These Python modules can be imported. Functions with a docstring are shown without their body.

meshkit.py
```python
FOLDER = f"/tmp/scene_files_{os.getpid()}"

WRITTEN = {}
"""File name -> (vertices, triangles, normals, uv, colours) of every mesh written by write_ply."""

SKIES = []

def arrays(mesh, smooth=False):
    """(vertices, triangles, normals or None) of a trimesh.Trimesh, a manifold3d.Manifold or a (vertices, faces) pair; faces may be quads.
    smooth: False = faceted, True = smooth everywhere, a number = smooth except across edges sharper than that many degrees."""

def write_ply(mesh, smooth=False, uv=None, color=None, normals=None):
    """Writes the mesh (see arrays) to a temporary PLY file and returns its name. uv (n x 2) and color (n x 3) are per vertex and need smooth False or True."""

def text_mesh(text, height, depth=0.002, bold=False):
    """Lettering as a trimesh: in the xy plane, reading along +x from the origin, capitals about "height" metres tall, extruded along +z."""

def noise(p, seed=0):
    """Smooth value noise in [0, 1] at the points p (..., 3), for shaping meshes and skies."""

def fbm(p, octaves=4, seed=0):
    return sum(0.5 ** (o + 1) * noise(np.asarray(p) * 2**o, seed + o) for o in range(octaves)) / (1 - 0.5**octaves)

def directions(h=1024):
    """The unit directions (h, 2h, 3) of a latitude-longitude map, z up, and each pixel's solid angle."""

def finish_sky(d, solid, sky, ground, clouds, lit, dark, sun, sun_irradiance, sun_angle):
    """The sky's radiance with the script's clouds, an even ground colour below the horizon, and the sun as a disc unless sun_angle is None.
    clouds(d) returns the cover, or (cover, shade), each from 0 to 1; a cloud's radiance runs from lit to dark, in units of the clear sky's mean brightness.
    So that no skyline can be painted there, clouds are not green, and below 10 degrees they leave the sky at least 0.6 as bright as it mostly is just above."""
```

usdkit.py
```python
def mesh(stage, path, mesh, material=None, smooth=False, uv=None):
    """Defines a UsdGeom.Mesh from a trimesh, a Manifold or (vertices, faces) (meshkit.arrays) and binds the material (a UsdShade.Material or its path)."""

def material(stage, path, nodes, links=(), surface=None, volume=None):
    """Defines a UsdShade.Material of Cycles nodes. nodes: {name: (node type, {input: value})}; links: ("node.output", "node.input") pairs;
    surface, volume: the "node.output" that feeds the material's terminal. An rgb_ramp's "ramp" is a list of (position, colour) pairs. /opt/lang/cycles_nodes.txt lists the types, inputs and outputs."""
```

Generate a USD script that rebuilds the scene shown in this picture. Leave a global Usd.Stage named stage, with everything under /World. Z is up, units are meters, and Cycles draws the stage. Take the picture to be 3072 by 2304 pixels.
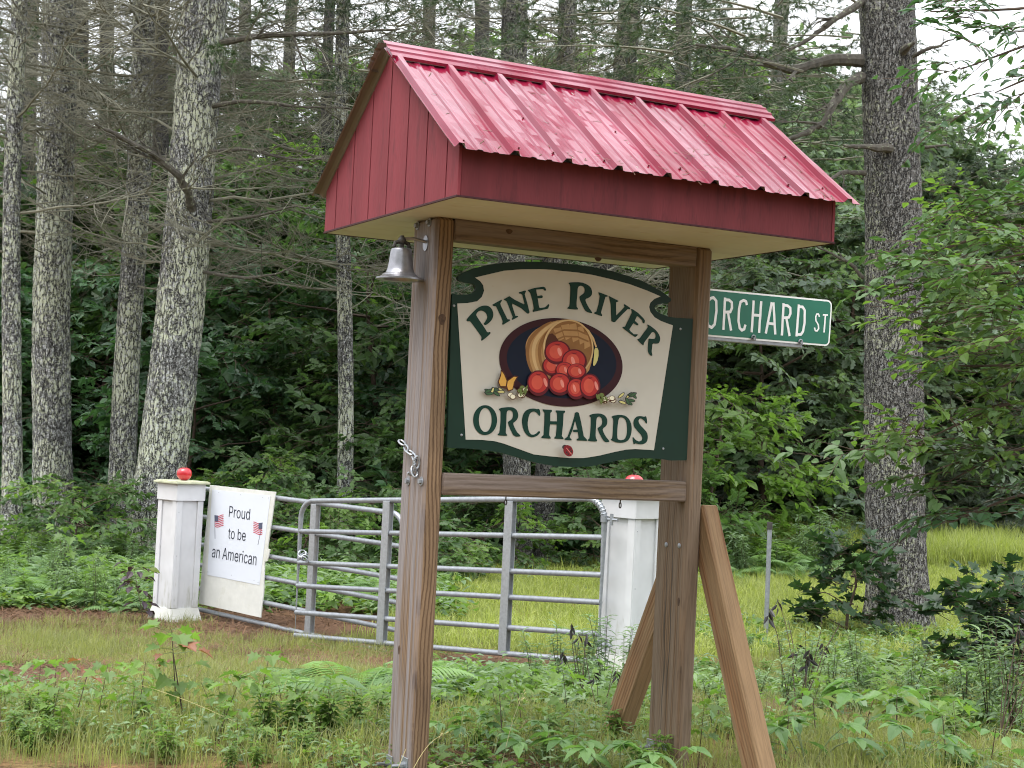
import math, numpy as np, trimesh, usdkit, meshkit
from pxr import Usd, UsdGeom, UsdLux, UsdShade, Sdf, Gf, Vt
from shapely.geometry import Polygon, Point, LineString
from shapely import affinity
from shapely.ops import unary_union
PI = math.pi
R = np.random.default_rng(7)
stage = Usd.Stage.CreateInMemory()
UsdGeom.SetStageUpAxis(stage, 'Z'); UsdGeom.SetStageMetersPerUnit(stage, 1.0)
UsdGeom.Xform.Define(stage, '/World'); UsdGeom.Scope.Define(stage, '/World/Looks')

# ------------------------------------------------------------------ camera, sky, sun, exposure
EYE, FPX, PITCH, ROLL = 1.5, 4615.0, 0.034, 0.048          # focal length in pixels of a 3072 wide frame
_f = np.array([0, math.cos(PITCH), math.sin(PITCH)]); _r = np.array([1., 0, 0]); _u = np.cross(_r, _f)
CR = math.cos(ROLL) * _r + math.sin(ROLL) * _u; CU = -math.sin(ROLL) * _r + math.cos(ROLL) * _u
CAMP = np.array([0, 0, EYE])
cam = UsdGeom.Camera.Define(stage, '/World/camera')
cam.CreateHorizontalApertureAttr(36.0); cam.CreateVerticalApertureAttr(27.0)
cam.CreateFocalLengthAttr(36.0 * FPX / 3072); cam.CreateClippingRangeAttr(Gf.Vec2f(.1, 2000))
cam.CreateExposureAttr(1.3)
cam.AddTransformOp().Set(Gf.Matrix4d(*CR, 0, *CU, 0, *(-_f), 0, *CAMP, 1))
SUN = np.array([-.32, -.22, 1.0]); SUN /= np.linalg.norm(SUN)
usdkit.material(stage, '/World/Looks/sky_look', {
    'sky': ('sky_texture', {'sky_type': 'single_scattering', 'sun_disc': False, 'sun_elevation': math.asin(SUN[2]), 'sun_rotation': math.atan2(SUN[0], SUN[1])}),
    'hsv': ('hsv', {'saturation': .25, 'value': 1.0, 'fac': 1.0}),
    'tc': ('texture_coordinate', {}), 'map': ('mapping', {'scale': (1.5, 1.5, 4)}), 'n': ('noise_texture', {'scale': 1.6, 'detail': 5}),
    'ramp': ('rgb_ramp', {'ramp': [(.3, (8.2, 8.7, 9.2)), (.7, (10.2, 10.5, 10.8))]}),
    'sep': ('separate_xyz', {}), 'cie': ('map_range', {'from_min': 0., 'from_max': 1., 'to_min': .5, 'to_max': 1.5, 'clamp': True}), 'grad': ('mix_color', {'blend_type': 'multiply', 'fac': 1.}),
    'mix': ('mix_color', {'fac': .85}), 'bg': ('background_shader', {'strength': .1})},
    [('sky.color', 'hsv.color'), ('tc.generated', 'map.vector'), ('map.vector', 'n.vector'), ('n.fac', 'ramp.fac'), ('hsv.color', 'mix.a'), ('ramp.color', 'mix.b'), ('tc.generated', 'sep.vector'), ('sep.z', 'cie.value'), ('mix.result', 'grad.a'), ('cie.result', 'grad.b'), ('grad.result', 'bg.color')], surface='bg.background')
dome = UsdLux.DomeLight.Define(stage, '/World/sky'); dome.GetPrim().SetCustomDataByKey('kind', 'structure')
UsdShade.MaterialBindingAPI.Apply(dome.GetPrim()).Bind(UsdShade.Material.Get(stage, '/World/Looks/sky_look'))
sun = UsdLux.DistantLight.Define(stage, '/World/sun')
sun.CreateIntensityAttr(.4); sun.CreateAngleAttr(40.0); sun.CreateColorAttr(Gf.Vec3f(1, .97, .92)); sun.GetPrim().CreateAttribute('inputs:normalize', Sdf.ValueTypeNames.Bool).Set(True)
_z = SUN; _x = np.cross([0, 0, 1.], _z); _x /= np.linalg.norm(_x); _y = np.cross(_z, _x)
sun.AddTransformOp().Set(Gf.Matrix4d(*_x, 0, *_y, 0, *_z, 0, 0, 0, 50, 1))

# ------------------------------------------------------------------ helpers: where things stand
def ray(ox, oy):
    d = _f + (ox - 1536) / FPX * CR - (oy - 1152) / FPX * CU
    return d
def at(px, py, d):                 # a pixel of a 2212 wide view, at forward distance d -> world point
    q = ray(px * 3072 / 2212, py * 3072 / 2212); return CAMP + q * (d / q[1])
def H(x, y):                       # height of the ground
    x = np.asarray(x, float); y = np.asarray(y, float)
    z = np.interp(y, [-50, 0, 7.2, 9, 12, 16, 25, 45, 90, 200], [0.05, .03, 0, -.12, -.40, -.62, -.66, -.62, -.5, 0.4])
    n = meshkit.fbm(np.stack([x * .55, y * .55, x * 0], -1), 3, 5) - .5
    return z + n * .14 * np.clip((y - 4) / 6, .2, 1)
def gx(px, d):                      # where a foot seen at column px stands, the camera's roll included
    return (px - 1106 + ROLL * (113 + (EYE - np.interp(d, [7.2, 9, 12, 16, 25], [0, -.12, -.40, -.62, -.66])) * 3323 / d)) / 3323. * d
# the sign's own frame
SA = np.array([-.247, 5.9]); SYAW = .470; ZS = 2.4155
SL, SW, SZF, SZR = 1.828, 1.479, .184, .712
P1, P2, FW, DP, PY = .164, 1.483, .0885, .245, .552
_c, _s = math.cos(SYAW), math.sin(SYAW)
def to_sign(p): q = np.array(p) - [SA[0], SA[1], 0]; return np.array([q[0] * _c + q[1] * _s, -q[0] * _s + q[1] * _c, q[2]])
def hit(ox, oy, axis, val):        # where the ray through an original pixel meets a plane of the sign's frame
    o = to_sign(CAMP); d = to_sign(CAMP + ray(ox, oy)) - o
    return o + d * ((val - o[axis]) / d[axis])

# ------------------------------------------------------------------ helpers: prims
used = {}
def fresh(parent, name):
    k = (parent, name); n = used.get(k, -1) + 1; used[k] = n
    return f'{parent}/{name}' if n == 0 else f'{parent}/{name}_{n:03d}'
def path(o): return str(o) if isinstance(o, (str, Sdf.Path)) else str(o.GetPath())
def tag(o, label=None, cat=None, group=None, kind=None):
    p = o if isinstance(o, Usd.Prim) else o.GetPrim()
    for k, v in (('label', label), ('category', cat), ('group', group), ('kind', kind)):
        if v: p.SetCustomDataByKey(k, v)
    return p
def mat4(M): return Gf.Matrix4d(*np.asarray(M, float).T.ravel().tolist())
def thing(name, label, cat, loc=(0, 0, 0), rz=0., group=None, parent='/World', M=None):
    x = UsdGeom.Xform.Define(stage, fresh(parent, name))
    if M is not None: x.AddTransformOp().Set(mat4(M))
    else:
        x.AddTranslateOp().Set(Gf.Vec3d(*map(float, loc)))
        if rz: x.AddRotateZOp().Set(math.degrees(rz))
    return tag(x, label, cat, group)
def obj(name, mesh, m, parent='/World', M=None, smooth=False, uv=None, label=None):
    o = usdkit.mesh(stage, fresh(path(parent), name), mesh, f'/World/Looks/{m}', smooth=smooth, uv=uv)
    if M is not None: o.AddTransformOp().Set(mat4(M))
    if label: tag(o, label)
    return o.GetPrim()
class MB:
    def __init__(s): s.v, s.f, s.n = [], [], 0
    def add(s, v, f):
        v = np.asarray(v, float); s.v.append(v); s.f.append(np.asarray(f, int) + s.n); s.n += len(v); return s
    def tm(s, t, M=None):
        v = np.array(t.vertices)
        if M is not None: v = v @ np.asarray(M)[:3, :3].T + np.asarray(M)[:3, 3]
        return s.add(v, t.faces)
    def get(s): return np.vstack(s.v), np.vstack(s.f)
def tube(pts, rad, n=6, cap=True):
    pts = np.asarray(pts, float); k = len(pts); rad = np.broadcast_to(np.asarray(rad, float), (k,))
    t = np.gradient(pts, axis=0); t /= np.maximum(np.linalg.norm(t, axis=1, keepdims=True), 1e-9)
    ref = np.array([0, 0, 1.]) if abs(t[:, 2]).mean() < .8 else np.array([1., 0, 0])
    a = np.cross(t, ref); a /= np.maximum(np.linalg.norm(a, axis=1, keepdims=True), 1e-9); b = np.cross(t, a)
    th = np.arange(n) / n * 2 * PI
    v = (pts[:, None] + rad[:, None, None] * (np.cos(th)[None, :, None] * a[:, None] + np.sin(th)[None, :, None] * b[:, None])).reshape(-1, 3)
    i, j = np.meshgrid(np.arange(k - 1), np.arange(n), indexing='ij'); i, j = i.ravel(), j.ravel(); j2 = (j + 1) % n
    q = np.stack([i * n + j, i * n + j2, (i + 1) * n + j2, (i + 1) * n + j], 1)
    f = np.vstack([q[:, [0, 2, 1]], q[:, [0, 3, 2]]])
    if cap:
        v = np.vstack([v, pts[:1], pts[-1:]]); c0, c1 = len(v) - 2, len(v) - 1; jj = np.arange(n); kk = (jj + 1) % n
        f = np.vstack([f, np.stack([np.full(n, c0), kk, jj], 1)[:, [0, 2, 1]], np.stack([np.full(n, c1), (k - 1) * n + jj, (k - 1) * n + kk], 1)[:, [0, 2, 1]]])
    return v, f
def lathe(prof, n=32):
    prof = np.asarray(prof, float); th = np.arange(n) / n * 2 * PI; k = len(prof)
    v = np.stack([prof[:, 0, None] * np.cos(th), prof[:, 0, None] * np.sin(th), np.broadcast_to(prof[:, 1, None], (k, n))], -1).reshape(-1, 3)
    i, j = np.meshgrid(np.arange(k - 1), np.arange(n), indexing='ij'); i, j = i.ravel(), j.ravel(); j2 = (j + 1) % n
    q = np.stack([i * n + j, i * n + j2, (i + 1) * n + j2, (i + 1) * n + j], 1)
    return v, np.vstack([q[:, [0, 1, 2]], q[:, [0, 2, 3]]])
def bxm(x0, y0, z0, x1, y1, z1, ch=.003):       # box with chamfered edges, as a trimesh
    import manifold3d as m3
    c = min(ch, .3 * min(x1 - x0, y1 - y0, z1 - z0)); pts = []
    for k in range(3):
        for sx in (0, 1):
            for sy in (0, 1):
                for sz in (0, 1):
                    s = [sx, sy, sz]; lo, hi = [x0, y0, z0], [x1, y1, z1]
                    pts.append([(hi[a] - (0 if a == k else c)) if s[a] else (lo[a] + (0 if a == k else c)) for a in range(3)])
    m = m3.Manifold.hull_points(np.array(pts)).to_mesh()
    return trimesh.Trimesh(m.vert_properties[:, :3], m.tri_verts, process=False)
def frame(p0, p1, side):            # local z along p0->p1, local x near side
    z = np.array(p1, float) - p0; L = np.linalg.norm(z); z /= L
    x = np.array(side, float); x -= z * (x @ z); x /= np.linalg.norm(x); y = np.cross(z, x)
    M = np.eye(4); M[:3, 0], M[:3, 1], M[:3, 2], M[:3, 3] = x, y, z, p0
    return M, L
def beam(name, parent, p0, p1, w, d, side, m, ch=.006, label=None, off=(0, 0)):
    M, L = frame(p0, p1, side)
    t = bxm(-w / 2 + off[0], -d / 2 + off[1], 0, w / 2 + off[0], d / 2 + off[1], L, ch)
    return obj(name, t, m, parent, M, label=label)
def ext(poly, depth):               # polygon(s) in xy -> trimesh extruded along z
    gs = [g for g in getattr(poly, 'geoms', [poly]) if g.area > 1e-9]
    return trimesh.util.concatenate([trimesh.creation.extrude_polygon(g, depth, engine='earcut') for g in gs])
def T(x=0, y=0, z=0): M = np.eye(4); M[:3, 3] = x, y, z; return M
def RZ(a): M = np.eye(4); M[:2, :2] = [[math.cos(a), -math.sin(a)], [math.sin(a), math.cos(a)]]; return M
def instancer(name, parent, protos, P, yaw, sc, pick=None, tilt=None, kind=None):
    o = UsdGeom.PointInstancer.Define(stage, fresh(path(parent), name)); n = len(P)
    pick = R.integers(0, len(protos), n) if pick is None else pick
    pp = []
    for k, p in enumerate(protos):
        c = UsdGeom.Xform.Define(stage, f'{o.GetPath()}/sprig_{k:03d}'); c.GetPrim().GetReferences().AddInternalReference(Sdf.Path(p)); pp.append(c.GetPath())
    o.CreatePrototypesRel().SetTargets(pp); o.CreateProtoIndicesAttr(Vt.IntArray.FromNumpy(np.asarray(pick, np.int32)))
    o.CreatePositionsAttr(Vt.Vec3fArray.FromNumpy(np.asarray(P, np.float32)))
    sc = np.asarray(sc, float); sc = np.broadcast_to(sc[:, None] if sc.ndim == 1 else sc, (n, 3)); o.CreateScalesAttr(Vt.Vec3fArray.FromNumpy(sc.astype(np.float32)))
    yaw = np.asarray(yaw, float); tx, ty = (np.zeros(n), np.zeros(n)) if tilt is None else tilt
    def qm(a, b):
        w, x, y, z = a.T; W, X, Y, Z = b.T
        return np.stack([w * W - x * X - y * Y - z * Z, w * X + x * W + y * Z - z * Y, w * Y - x * Z + y * W + z * X, w * Z + x * Y - y * X + z * W], 1)
    z0 = np.zeros(n); q = qm(np.stack([np.cos(yaw / 2), z0, z0, np.sin(yaw / 2)], 1), qm(np.stack([np.cos(ty / 2), z0, np.sin(ty / 2), z0], 1), np.stack([np.cos(tx / 2), np.sin(tx / 2), z0, z0], 1)))
    o.CreateOrientationsAttr(Vt.QuathArray([Gf.Quath(float(a), float(b), float(c), float(d)) for a, b, c, d in q]))
    tag(o, kind=kind); return o.GetPrim()

# ------------------------------------------------------------------ materials
def look(name, nodes, links, surface='p.BSDF'): usdkit.material(stage, f'/World/Looks/{name}', nodes, links, surface=surface)
def plain(name, col, rough=.6, metal=0., spec=.5, var=.12, scale=6., bump=0., bscale=120., coat=0., dirt=None, stretch=(1, 1, 1)):
    c = np.array(col, float)
    n = {'tc': ('texture_coordinate', {}), 'mp': ('mapping', {'scale': stretch}), 'n': ('noise_texture', {'scale': scale, 'detail': 6, 'roughness': .6}), 'r': ('rgb_ramp', {'ramp': [(.3, c * (1 - var)), (.7, np.minimum(c * (1 + var), .95))]}),
         'p': ('principled_bsdf', {'roughness': rough, 'metallic': metal, 'specular_ior_level': spec, 'coat_weight': coat, 'coat_roughness': .12})}
    l = [('tc.object', 'mp.vector'), ('mp.vector', 'n.vector'), ('n.fac', 'r.fac')]
    last = 'r.color'
    if dirt:
        dc, lo, hi, ds = dirt
        n |= {'dn': ('noise_texture', {'scale': ds, 'detail': 8, 'roughness': .7}), 'dr': ('map_range', {'from_min': lo, 'from_max': hi, 'clamp': True}), 'dm': ('mix_color', {'b': dc})}
        l += [('mp.vector', 'dn.vector'), ('dn.fac', 'dr.value'), ('dr.result', 'dm.fac'), (last, 'dm.a')]; last = 'dm.result'
    l.append((last, 'p.base_color'))
    if bump:
        n |= {'bn': ('noise_texture', {'scale': bscale, 'detail': 5}), 'b': ('bump', {'strength': bump, 'distance': .004})}
        l += [('mp.vector', 'bn.vector'), ('bn.fac', 'b.height'), ('b.normal', 'p.normal')]
    look(name, n, l)
def wood(name, light, dark, grey=None, greyface=None, ring=22., pith=(.03, .09), rough=.75, warp=.05, wet=0.):
    n = {'tc': ('texture_coordinate', {}), 'oi': ('object_info', {}), 'sep': ('separate_xyz', {}),
         'wm': ('mapping', {'scale': (2.2, 2.2, 1.1)}), 'wn': ('noise_texture', {'scale': 1., 'detail': 2}), 'ws': ('vector_math', {'math_type': 'multiply_add', 'vector2': (warp * 2, warp * 2, 0), 'vector3': (pith[0], pith[1], 0)}),
         'wa': ('vector_math', {'math_type': 'add'}), 'wave': ('wave_texture', {'wave_type': 'rings', 'rings_direction': 'z', 'scale': ring, 'distortion': 1.2, 'detail': 3, 'detail_scale': 2.0, 'profile': 'sine'}),
         'r': ('rgb_ramp', {'ramp': [(0, light), (.55, np.array(light) * .9), (.86, np.array(dark) * .55 + np.array(light) * .45), (1, np.array(dark) * .75 + np.array(light) * .25)]}),
         'fm': ('mapping', {'scale': (90, 90, 3.)}), 'fn': ('noise_texture', {'scale': 1.6, 'detail': 6, 'roughness': .7}), 'fr': ('rgb_ramp', {'ramp': [(.28, (.42, .40, .38)), (.5, (.95, .93, .92)), (.75, (1.3, 1.3, 1.28))]}), 'fx': ('mix_color', {'blend_type': 'multiply', 'fac': .8}),
         'bn': ('noise_texture', {'scale': 2.2, 'detail': 4}), 'br': ('rgb_ramp', {'ramp': [(.3, (.72, .7, .7)), (.7, (1.15, 1.12, 1.1))]}), 'bx': ('mix_color', {'blend_type': 'multiply', 'fac': .8}),
         'p': ('principled_bsdf', {'roughness': rough, 'specular_ior_level': .3 + wet}), 'bh': ('mix_float', {'fac': .5}), 'b': ('bump', {'strength': .55, 'distance': .004})}
    l = [('tc.object', 'wm.vector'), ('wm.vector', 'wn.vector'), ('wn.color', 'ws.vector1'), ('ws.vector', 'wa.vector1'), ('tc.object', 'wa.vector2'), ('wa.vector', 'wave.vector'), ('wave.fac', 'r.fac'),
         ('tc.object', 'fm.vector'), ('fm.vector', 'fn.vector'), ('fn.fac', 'fr.fac'), ('r.color', 'fx.a'), ('fr.color', 'fx.b'), ('tc.object', 'bn.vector'), ('bn.fac', 'br.fac'), ('fx.result', 'bx.a'), ('br.color', 'bx.b'), ('wave.fac', 'bh.a'), ('fn.fac', 'bh.b'), ('bh.result', 'b.height'), ('b.normal', 'p.normal')]
    last = 'bx.result'
    if grey is not None:                                    # weathered streaks, strongest on one exposed face
        n |= {'gm': ('mapping', {'scale': (22, 22, .7)}), 'gn': ('noise_texture', {'scale': 1., 'detail': 4, 'distortion': .6}), 'gr': ('map_range', {'from_min': .36, 'from_max': .52, 'clamp': True}), 'gx': ('mix_color', {}),
              'gc': ('mix_color', {'blend_type': 'multiply', 'fac': .7, 'a': grey})}
        l += [('tc.object', 'gm.vector'), ('gm.vector', 'gn.vector'), ('gn.fac', 'gr.value'), ('fr.color', 'gc.b'), (last, 'gx.a'), ('gc.result', 'gx.b')]
        if greyface is None: l.append(('gr.result', 'gx.fac'))
        else:
            n |= {'dp': ('vector_math', {'math_type': 'dot_product', 'vector2': greyface}), 'dr': ('map_range', {'from_min': .2, 'from_max': .9, 'clamp': True}), 'mu': ('math', {'math_type': 'multiply'})}
            l += [('tc.normal', 'dp.vector1'), ('dp.value', 'dr.value'), ('dr.result', 'mu.value1'), ('gr.result', 'mu.value2'), ('mu.value', 'gx.fac')]
        last = 'gx.result'
    l.append((last, 'p.base_color')); look(name, n, l)
def leaf(name, dark, light, rough=.45, trans=.35, spec=.4, extra=None):
    ex = extra if extra is not None else light
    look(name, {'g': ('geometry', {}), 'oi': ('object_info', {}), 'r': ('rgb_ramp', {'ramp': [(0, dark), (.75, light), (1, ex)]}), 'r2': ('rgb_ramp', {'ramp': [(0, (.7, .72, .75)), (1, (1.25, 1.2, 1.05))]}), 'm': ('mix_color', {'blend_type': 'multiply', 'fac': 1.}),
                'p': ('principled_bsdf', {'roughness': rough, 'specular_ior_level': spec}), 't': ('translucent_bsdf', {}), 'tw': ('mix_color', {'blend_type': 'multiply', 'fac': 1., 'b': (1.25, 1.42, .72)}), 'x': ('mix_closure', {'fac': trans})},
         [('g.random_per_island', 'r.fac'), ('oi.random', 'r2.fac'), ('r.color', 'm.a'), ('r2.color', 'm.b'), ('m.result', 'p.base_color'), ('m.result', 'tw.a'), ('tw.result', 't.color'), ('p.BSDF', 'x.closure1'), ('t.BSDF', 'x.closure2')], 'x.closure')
def bark(name, crev, ridge, lich, lo=.5, hi=.58, lich2=(.34, .35, .33), fine=18., ls=15., fis=.09):
    look(name, {'gp': ('geometry', {}), 'mp': ('mapping', {'scale': (1, 1, .3)}), 'v': ('voronoi_texture', {'feature': 'distance_to_edge', 'scale': fine}), 'dn': ('noise_texture', {'scale': 9., 'detail': 7, 'roughness': .65}), 'dm': ('vector_math', {'math_type': 'multiply_add', 'vector2': (.16, .16, .16)}), 'vs': ('math', {'math_type': 'multiply_add', 'value2': .7, 'value3': -.33}), 'va': ('math', {'math_type': 'add'}),
                'vr': ('map_range', {'from_min': .0, 'from_max': fis, 'clamp': True}), 'n': ('noise_texture', {'scale': 70., 'detail': 5}), 'nm': ('rgb_ramp', {'ramp': [(.3, (.5, .5, .52)), (.7, (1.35, 1.35, 1.3))]}), 'cm': ('mix_color', {'blend_type': 'multiply', 'fac': 1., 'a': ridge}),
                'ln': ('noise_texture', {'scale': ls, 'detail': 10, 'roughness': .75}), 'lr': ('map_range', {'from_min': lo, 'from_max': hi, 'clamp': True}), 'lx': ('mix_color', {'b': lich}),
                'kn': ('noise_texture', {'scale': ls * 1.9, 'detail': 8, 'roughness': .75}), 'kr': ('map_range', {'from_min': .52, 'from_max': .58, 'clamp': True}), 'kx': ('mix_color', {'b': lich2}),
                'bg': ('noise_texture', {'scale': 1.3, 'detail': 3}), 'bgr': ('map_range', {'from_min': .35, 'from_max': .65, 'to_min': -.075, 'to_max': .075}), 'ba': ('math', {'math_type': 'add'}),
                'fa': ('mix_color', {'a': crev}), 'bp': ('bump', {'strength': 1., 'distance': .035}), 'hm': ('mix_float', {'fac': .25}), 'p': ('principled_bsdf', {'roughness': .85, 'specular_ior_level': .2})},
         [('gp.position', 'mp.vector'), ('mp.vector', 'dn.vector'), ('dn.color', 'dm.vector1'), ('mp.vector', 'dm.vector3'), ('dm.vector', 'v.vector'), ('v.distance', 'va.value1'), ('n.fac', 'vs.value1'), ('vs.value', 'va.value2'), ('va.value', 'vr.value'), ('gp.position', 'n.vector'), ('n.fac', 'nm.fac'), ('nm.color', 'cm.b'),
          ('gp.position', 'bg.vector'), ('bg.fac', 'bgr.value'), ('gp.position', 'ln.vector'), ('ln.fac', 'ba.value1'), ('bgr.result', 'ba.value2'), ('ba.value', 'lr.value'), ('cm.result', 'lx.a'), ('lr.result', 'lx.fac'), ('gp.position', 'kn.vector'), ('kn.fac', 'kr.value'), ('kr.result', 'kx.fac'), ('lx.result', 'kx.a'),
          ('vr.result', 'fa.fac'), ('kx.result', 'fa.b'), ('fa.result', 'p.base_color'), ('vr.result', 'hm.a'), ('ln.fac', 'hm.b'), ('hm.result', 'bp.height'), ('bp.normal', 'p.normal')])

bark('bark_lichen', (.035, .033, .032), (.16, .157, .155), (.45, .47, .35), .475, .525, (.46, .47, .48), 17., 14., .13)
bark('bark_grey', (.022, .02, .019), (.125, .118, .11), (.30, .31, .22), .54, .59, (.26, .26, .26), 26., 18., .15)
bark('bark_dark', (.012, .011, .010), (.055, .05, .046), (.12, .13, .09), .58, .68, (.10, .10, .10))
plain('dead_twig', (.16, .155, .115), .85, var=.35, scale=14.)
plain('dead_limb', (.07, .062, .05), .85, var=.4, scale=20., dirt=((.22, .24, .16), .56, .66, 16.))
plain('brown_stem', (.07, .045, .03), .8, var=.3)
plain('green_stem', (.12, .16, .06), .7, var=.2)
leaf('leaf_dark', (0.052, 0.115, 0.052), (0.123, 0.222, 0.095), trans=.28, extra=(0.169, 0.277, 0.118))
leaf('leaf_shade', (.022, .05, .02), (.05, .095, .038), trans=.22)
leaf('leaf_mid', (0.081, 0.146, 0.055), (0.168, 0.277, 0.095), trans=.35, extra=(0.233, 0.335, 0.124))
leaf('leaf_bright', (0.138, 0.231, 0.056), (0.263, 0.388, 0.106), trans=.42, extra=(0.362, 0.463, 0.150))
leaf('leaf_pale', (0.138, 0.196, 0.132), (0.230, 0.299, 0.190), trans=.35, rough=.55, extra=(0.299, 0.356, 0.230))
leaf('leaf_yellow', (.13, .18, .03), (.24, .28, .06), trans=.4, extra=(.32, .30, .08))
leaf('leaf_rust', (.22, .09, .05), (.32, .14, .08), trans=.3)
leaf('leaf_purple', (.035, .02, .03), (.07, .035, .05), trans=.2)
leaf('leaf_broad', (0.132, 0.240, 0.084), (0.240, 0.372, 0.144), rough=.35, trans=.35, extra=(0.336, 0.444, 0.168))
leaf('leaf_weed', (0.161, 0.241, 0.127), (0.287, 0.368, 0.207), rough=.5, trans=.3, extra=(0.380, 0.437, 0.253))
leaf('fern_green', (0.162, 0.270, 0.108), (0.297, 0.432, 0.176), rough=.55, trans=.35, extra=(0.405, 0.486, 0.203))
leaf('needle', (.05, .078, .042), (.105, .145, .075), rough=.6, trans=.2, extra=(.15, .17, .10))
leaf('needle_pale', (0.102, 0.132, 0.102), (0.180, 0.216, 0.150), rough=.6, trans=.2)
leaf('grass_blade', (.21, .225, .085), (.36, .35, .16), rough=.55, trans=.35, extra=(.52, .43, .26))
leaf('grass_field', (.27, .31, .09), (.39, .41, .15), rough=.55, trans=.35, extra=(.50, .47, .23))
leaf('straw_pale', (.45, .40, .22), (.55, .50, .30), rough=.7, trans=.2)
leaf('straw', (.13, .07, .04), (.27, .155, .085), rough=.8, trans=.1, extra=(.42, .30, .18))
wood('post_wood', (.235, .158, .095), (.06, .03, .015), grey=(.23, .205, .205), greyface=(-1, 0, 0), ring=21., pith=(.045, .11))
wood('post_wood_brown', (.195, .125, .072), (.06, .034, .018), grey=(.185, .135, .095), ring=24., pith=(.05, .13))
wood('beam_wood', (.185, .13, .078), (.07, .042, .024), grey=(.19, .15, .13), ring=20., pith=(.10, .02))
wood('brace_wood', (.27, .15, .072), (.12, .05, .021), ring=19., pith=(.06, .07), warp=.06, grey=(.25, .16, .085))
plain('knot_wood', (.065, .034, .018), .8, var=.45, scale=60.)
plain('red_siding', (.19, .030, .040), .8, spec=.3, var=.18, scale=7., bump=.5, bscale=60., stretch=(1, 1, .22), dirt=((.105, .02, .026), .52, .7, 14.))
plain('red_fascia', (.14, .023, .029), .75, spec=.3, var=.18, scale=3., bump=.4, bscale=30., stretch=(3, 3, .6), dirt=((.075, .014, .018), .52, .7, 5.))
plain('groove_red', (.04, .008, .010), .9)
plain('cream_soffit', (.56, .53, .45), .6, var=.06, scale=3., dirt=((.42, .33, .2), .6, .8, 5.))
look('red_metal', {'tc': ('texture_coordinate', {}), 'n': ('noise_texture', {'scale': 3., 'detail': 5}), 'r': ('rgb_ramp', {'ramp': [(.3, (.13, .004, .018)), (.7, (.19, .007, .028))]}),
    'm2': ('mapping', {'scale': (46, .9, .9)}), 'n2': ('noise_texture', {'scale': 1., 'detail': 3}), 'rr': ('map_range', {'from_min': .35, 'from_max': .65, 'to_min': .1, 'to_max': .18, 'clamp': True}),
    'm4': ('mapping', {'scale': (3.2, .7, .7)}), 'n4': ('noise_texture', {'scale': 1., 'detail': 2}), 'cw': ('map_range', {'from_min': .44, 'from_max': .58, 'to_min': .62, 'to_max': .02, 'clamp': True}),
    'n3': ('noise_texture', {'scale': 60., 'detail': 4}), 'b': ('bump', {'strength': .0, 'distance': .003}), 'p': ('principled_bsdf', {'specular_ior_level': .2, 'coat_roughness': .09, 'coat_tint': (.97, .9, 1.)})},
    [('tc.object', 'n.vector'), ('n.fac', 'r.fac'), ('r.color', 'p.base_color'), ('tc.object', 'm2.vector'), ('m2.vector', 'n2.vector'), ('n2.fac', 'rr.value'), ('rr.result', 'p.roughness'), ('tc.object', 'm4.vector'), ('m4.vector', 'n4.vector'), ('n4.fac', 'cw.value'), ('cw.result', 'p.coat_weight'), ('tc.object', 'n3.vector'), ('n3.fac', 'b.height'), ('b.normal', 'p.normal')])
plain('roof_underside', (.22, .19, .16), .8)
plain('screw_metal', (.16, .03, .04), .4, .3)
plain('galvanized', (.27, .285, .31), .42, .55, var=.18, scale=30., bump=.1)
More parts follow.
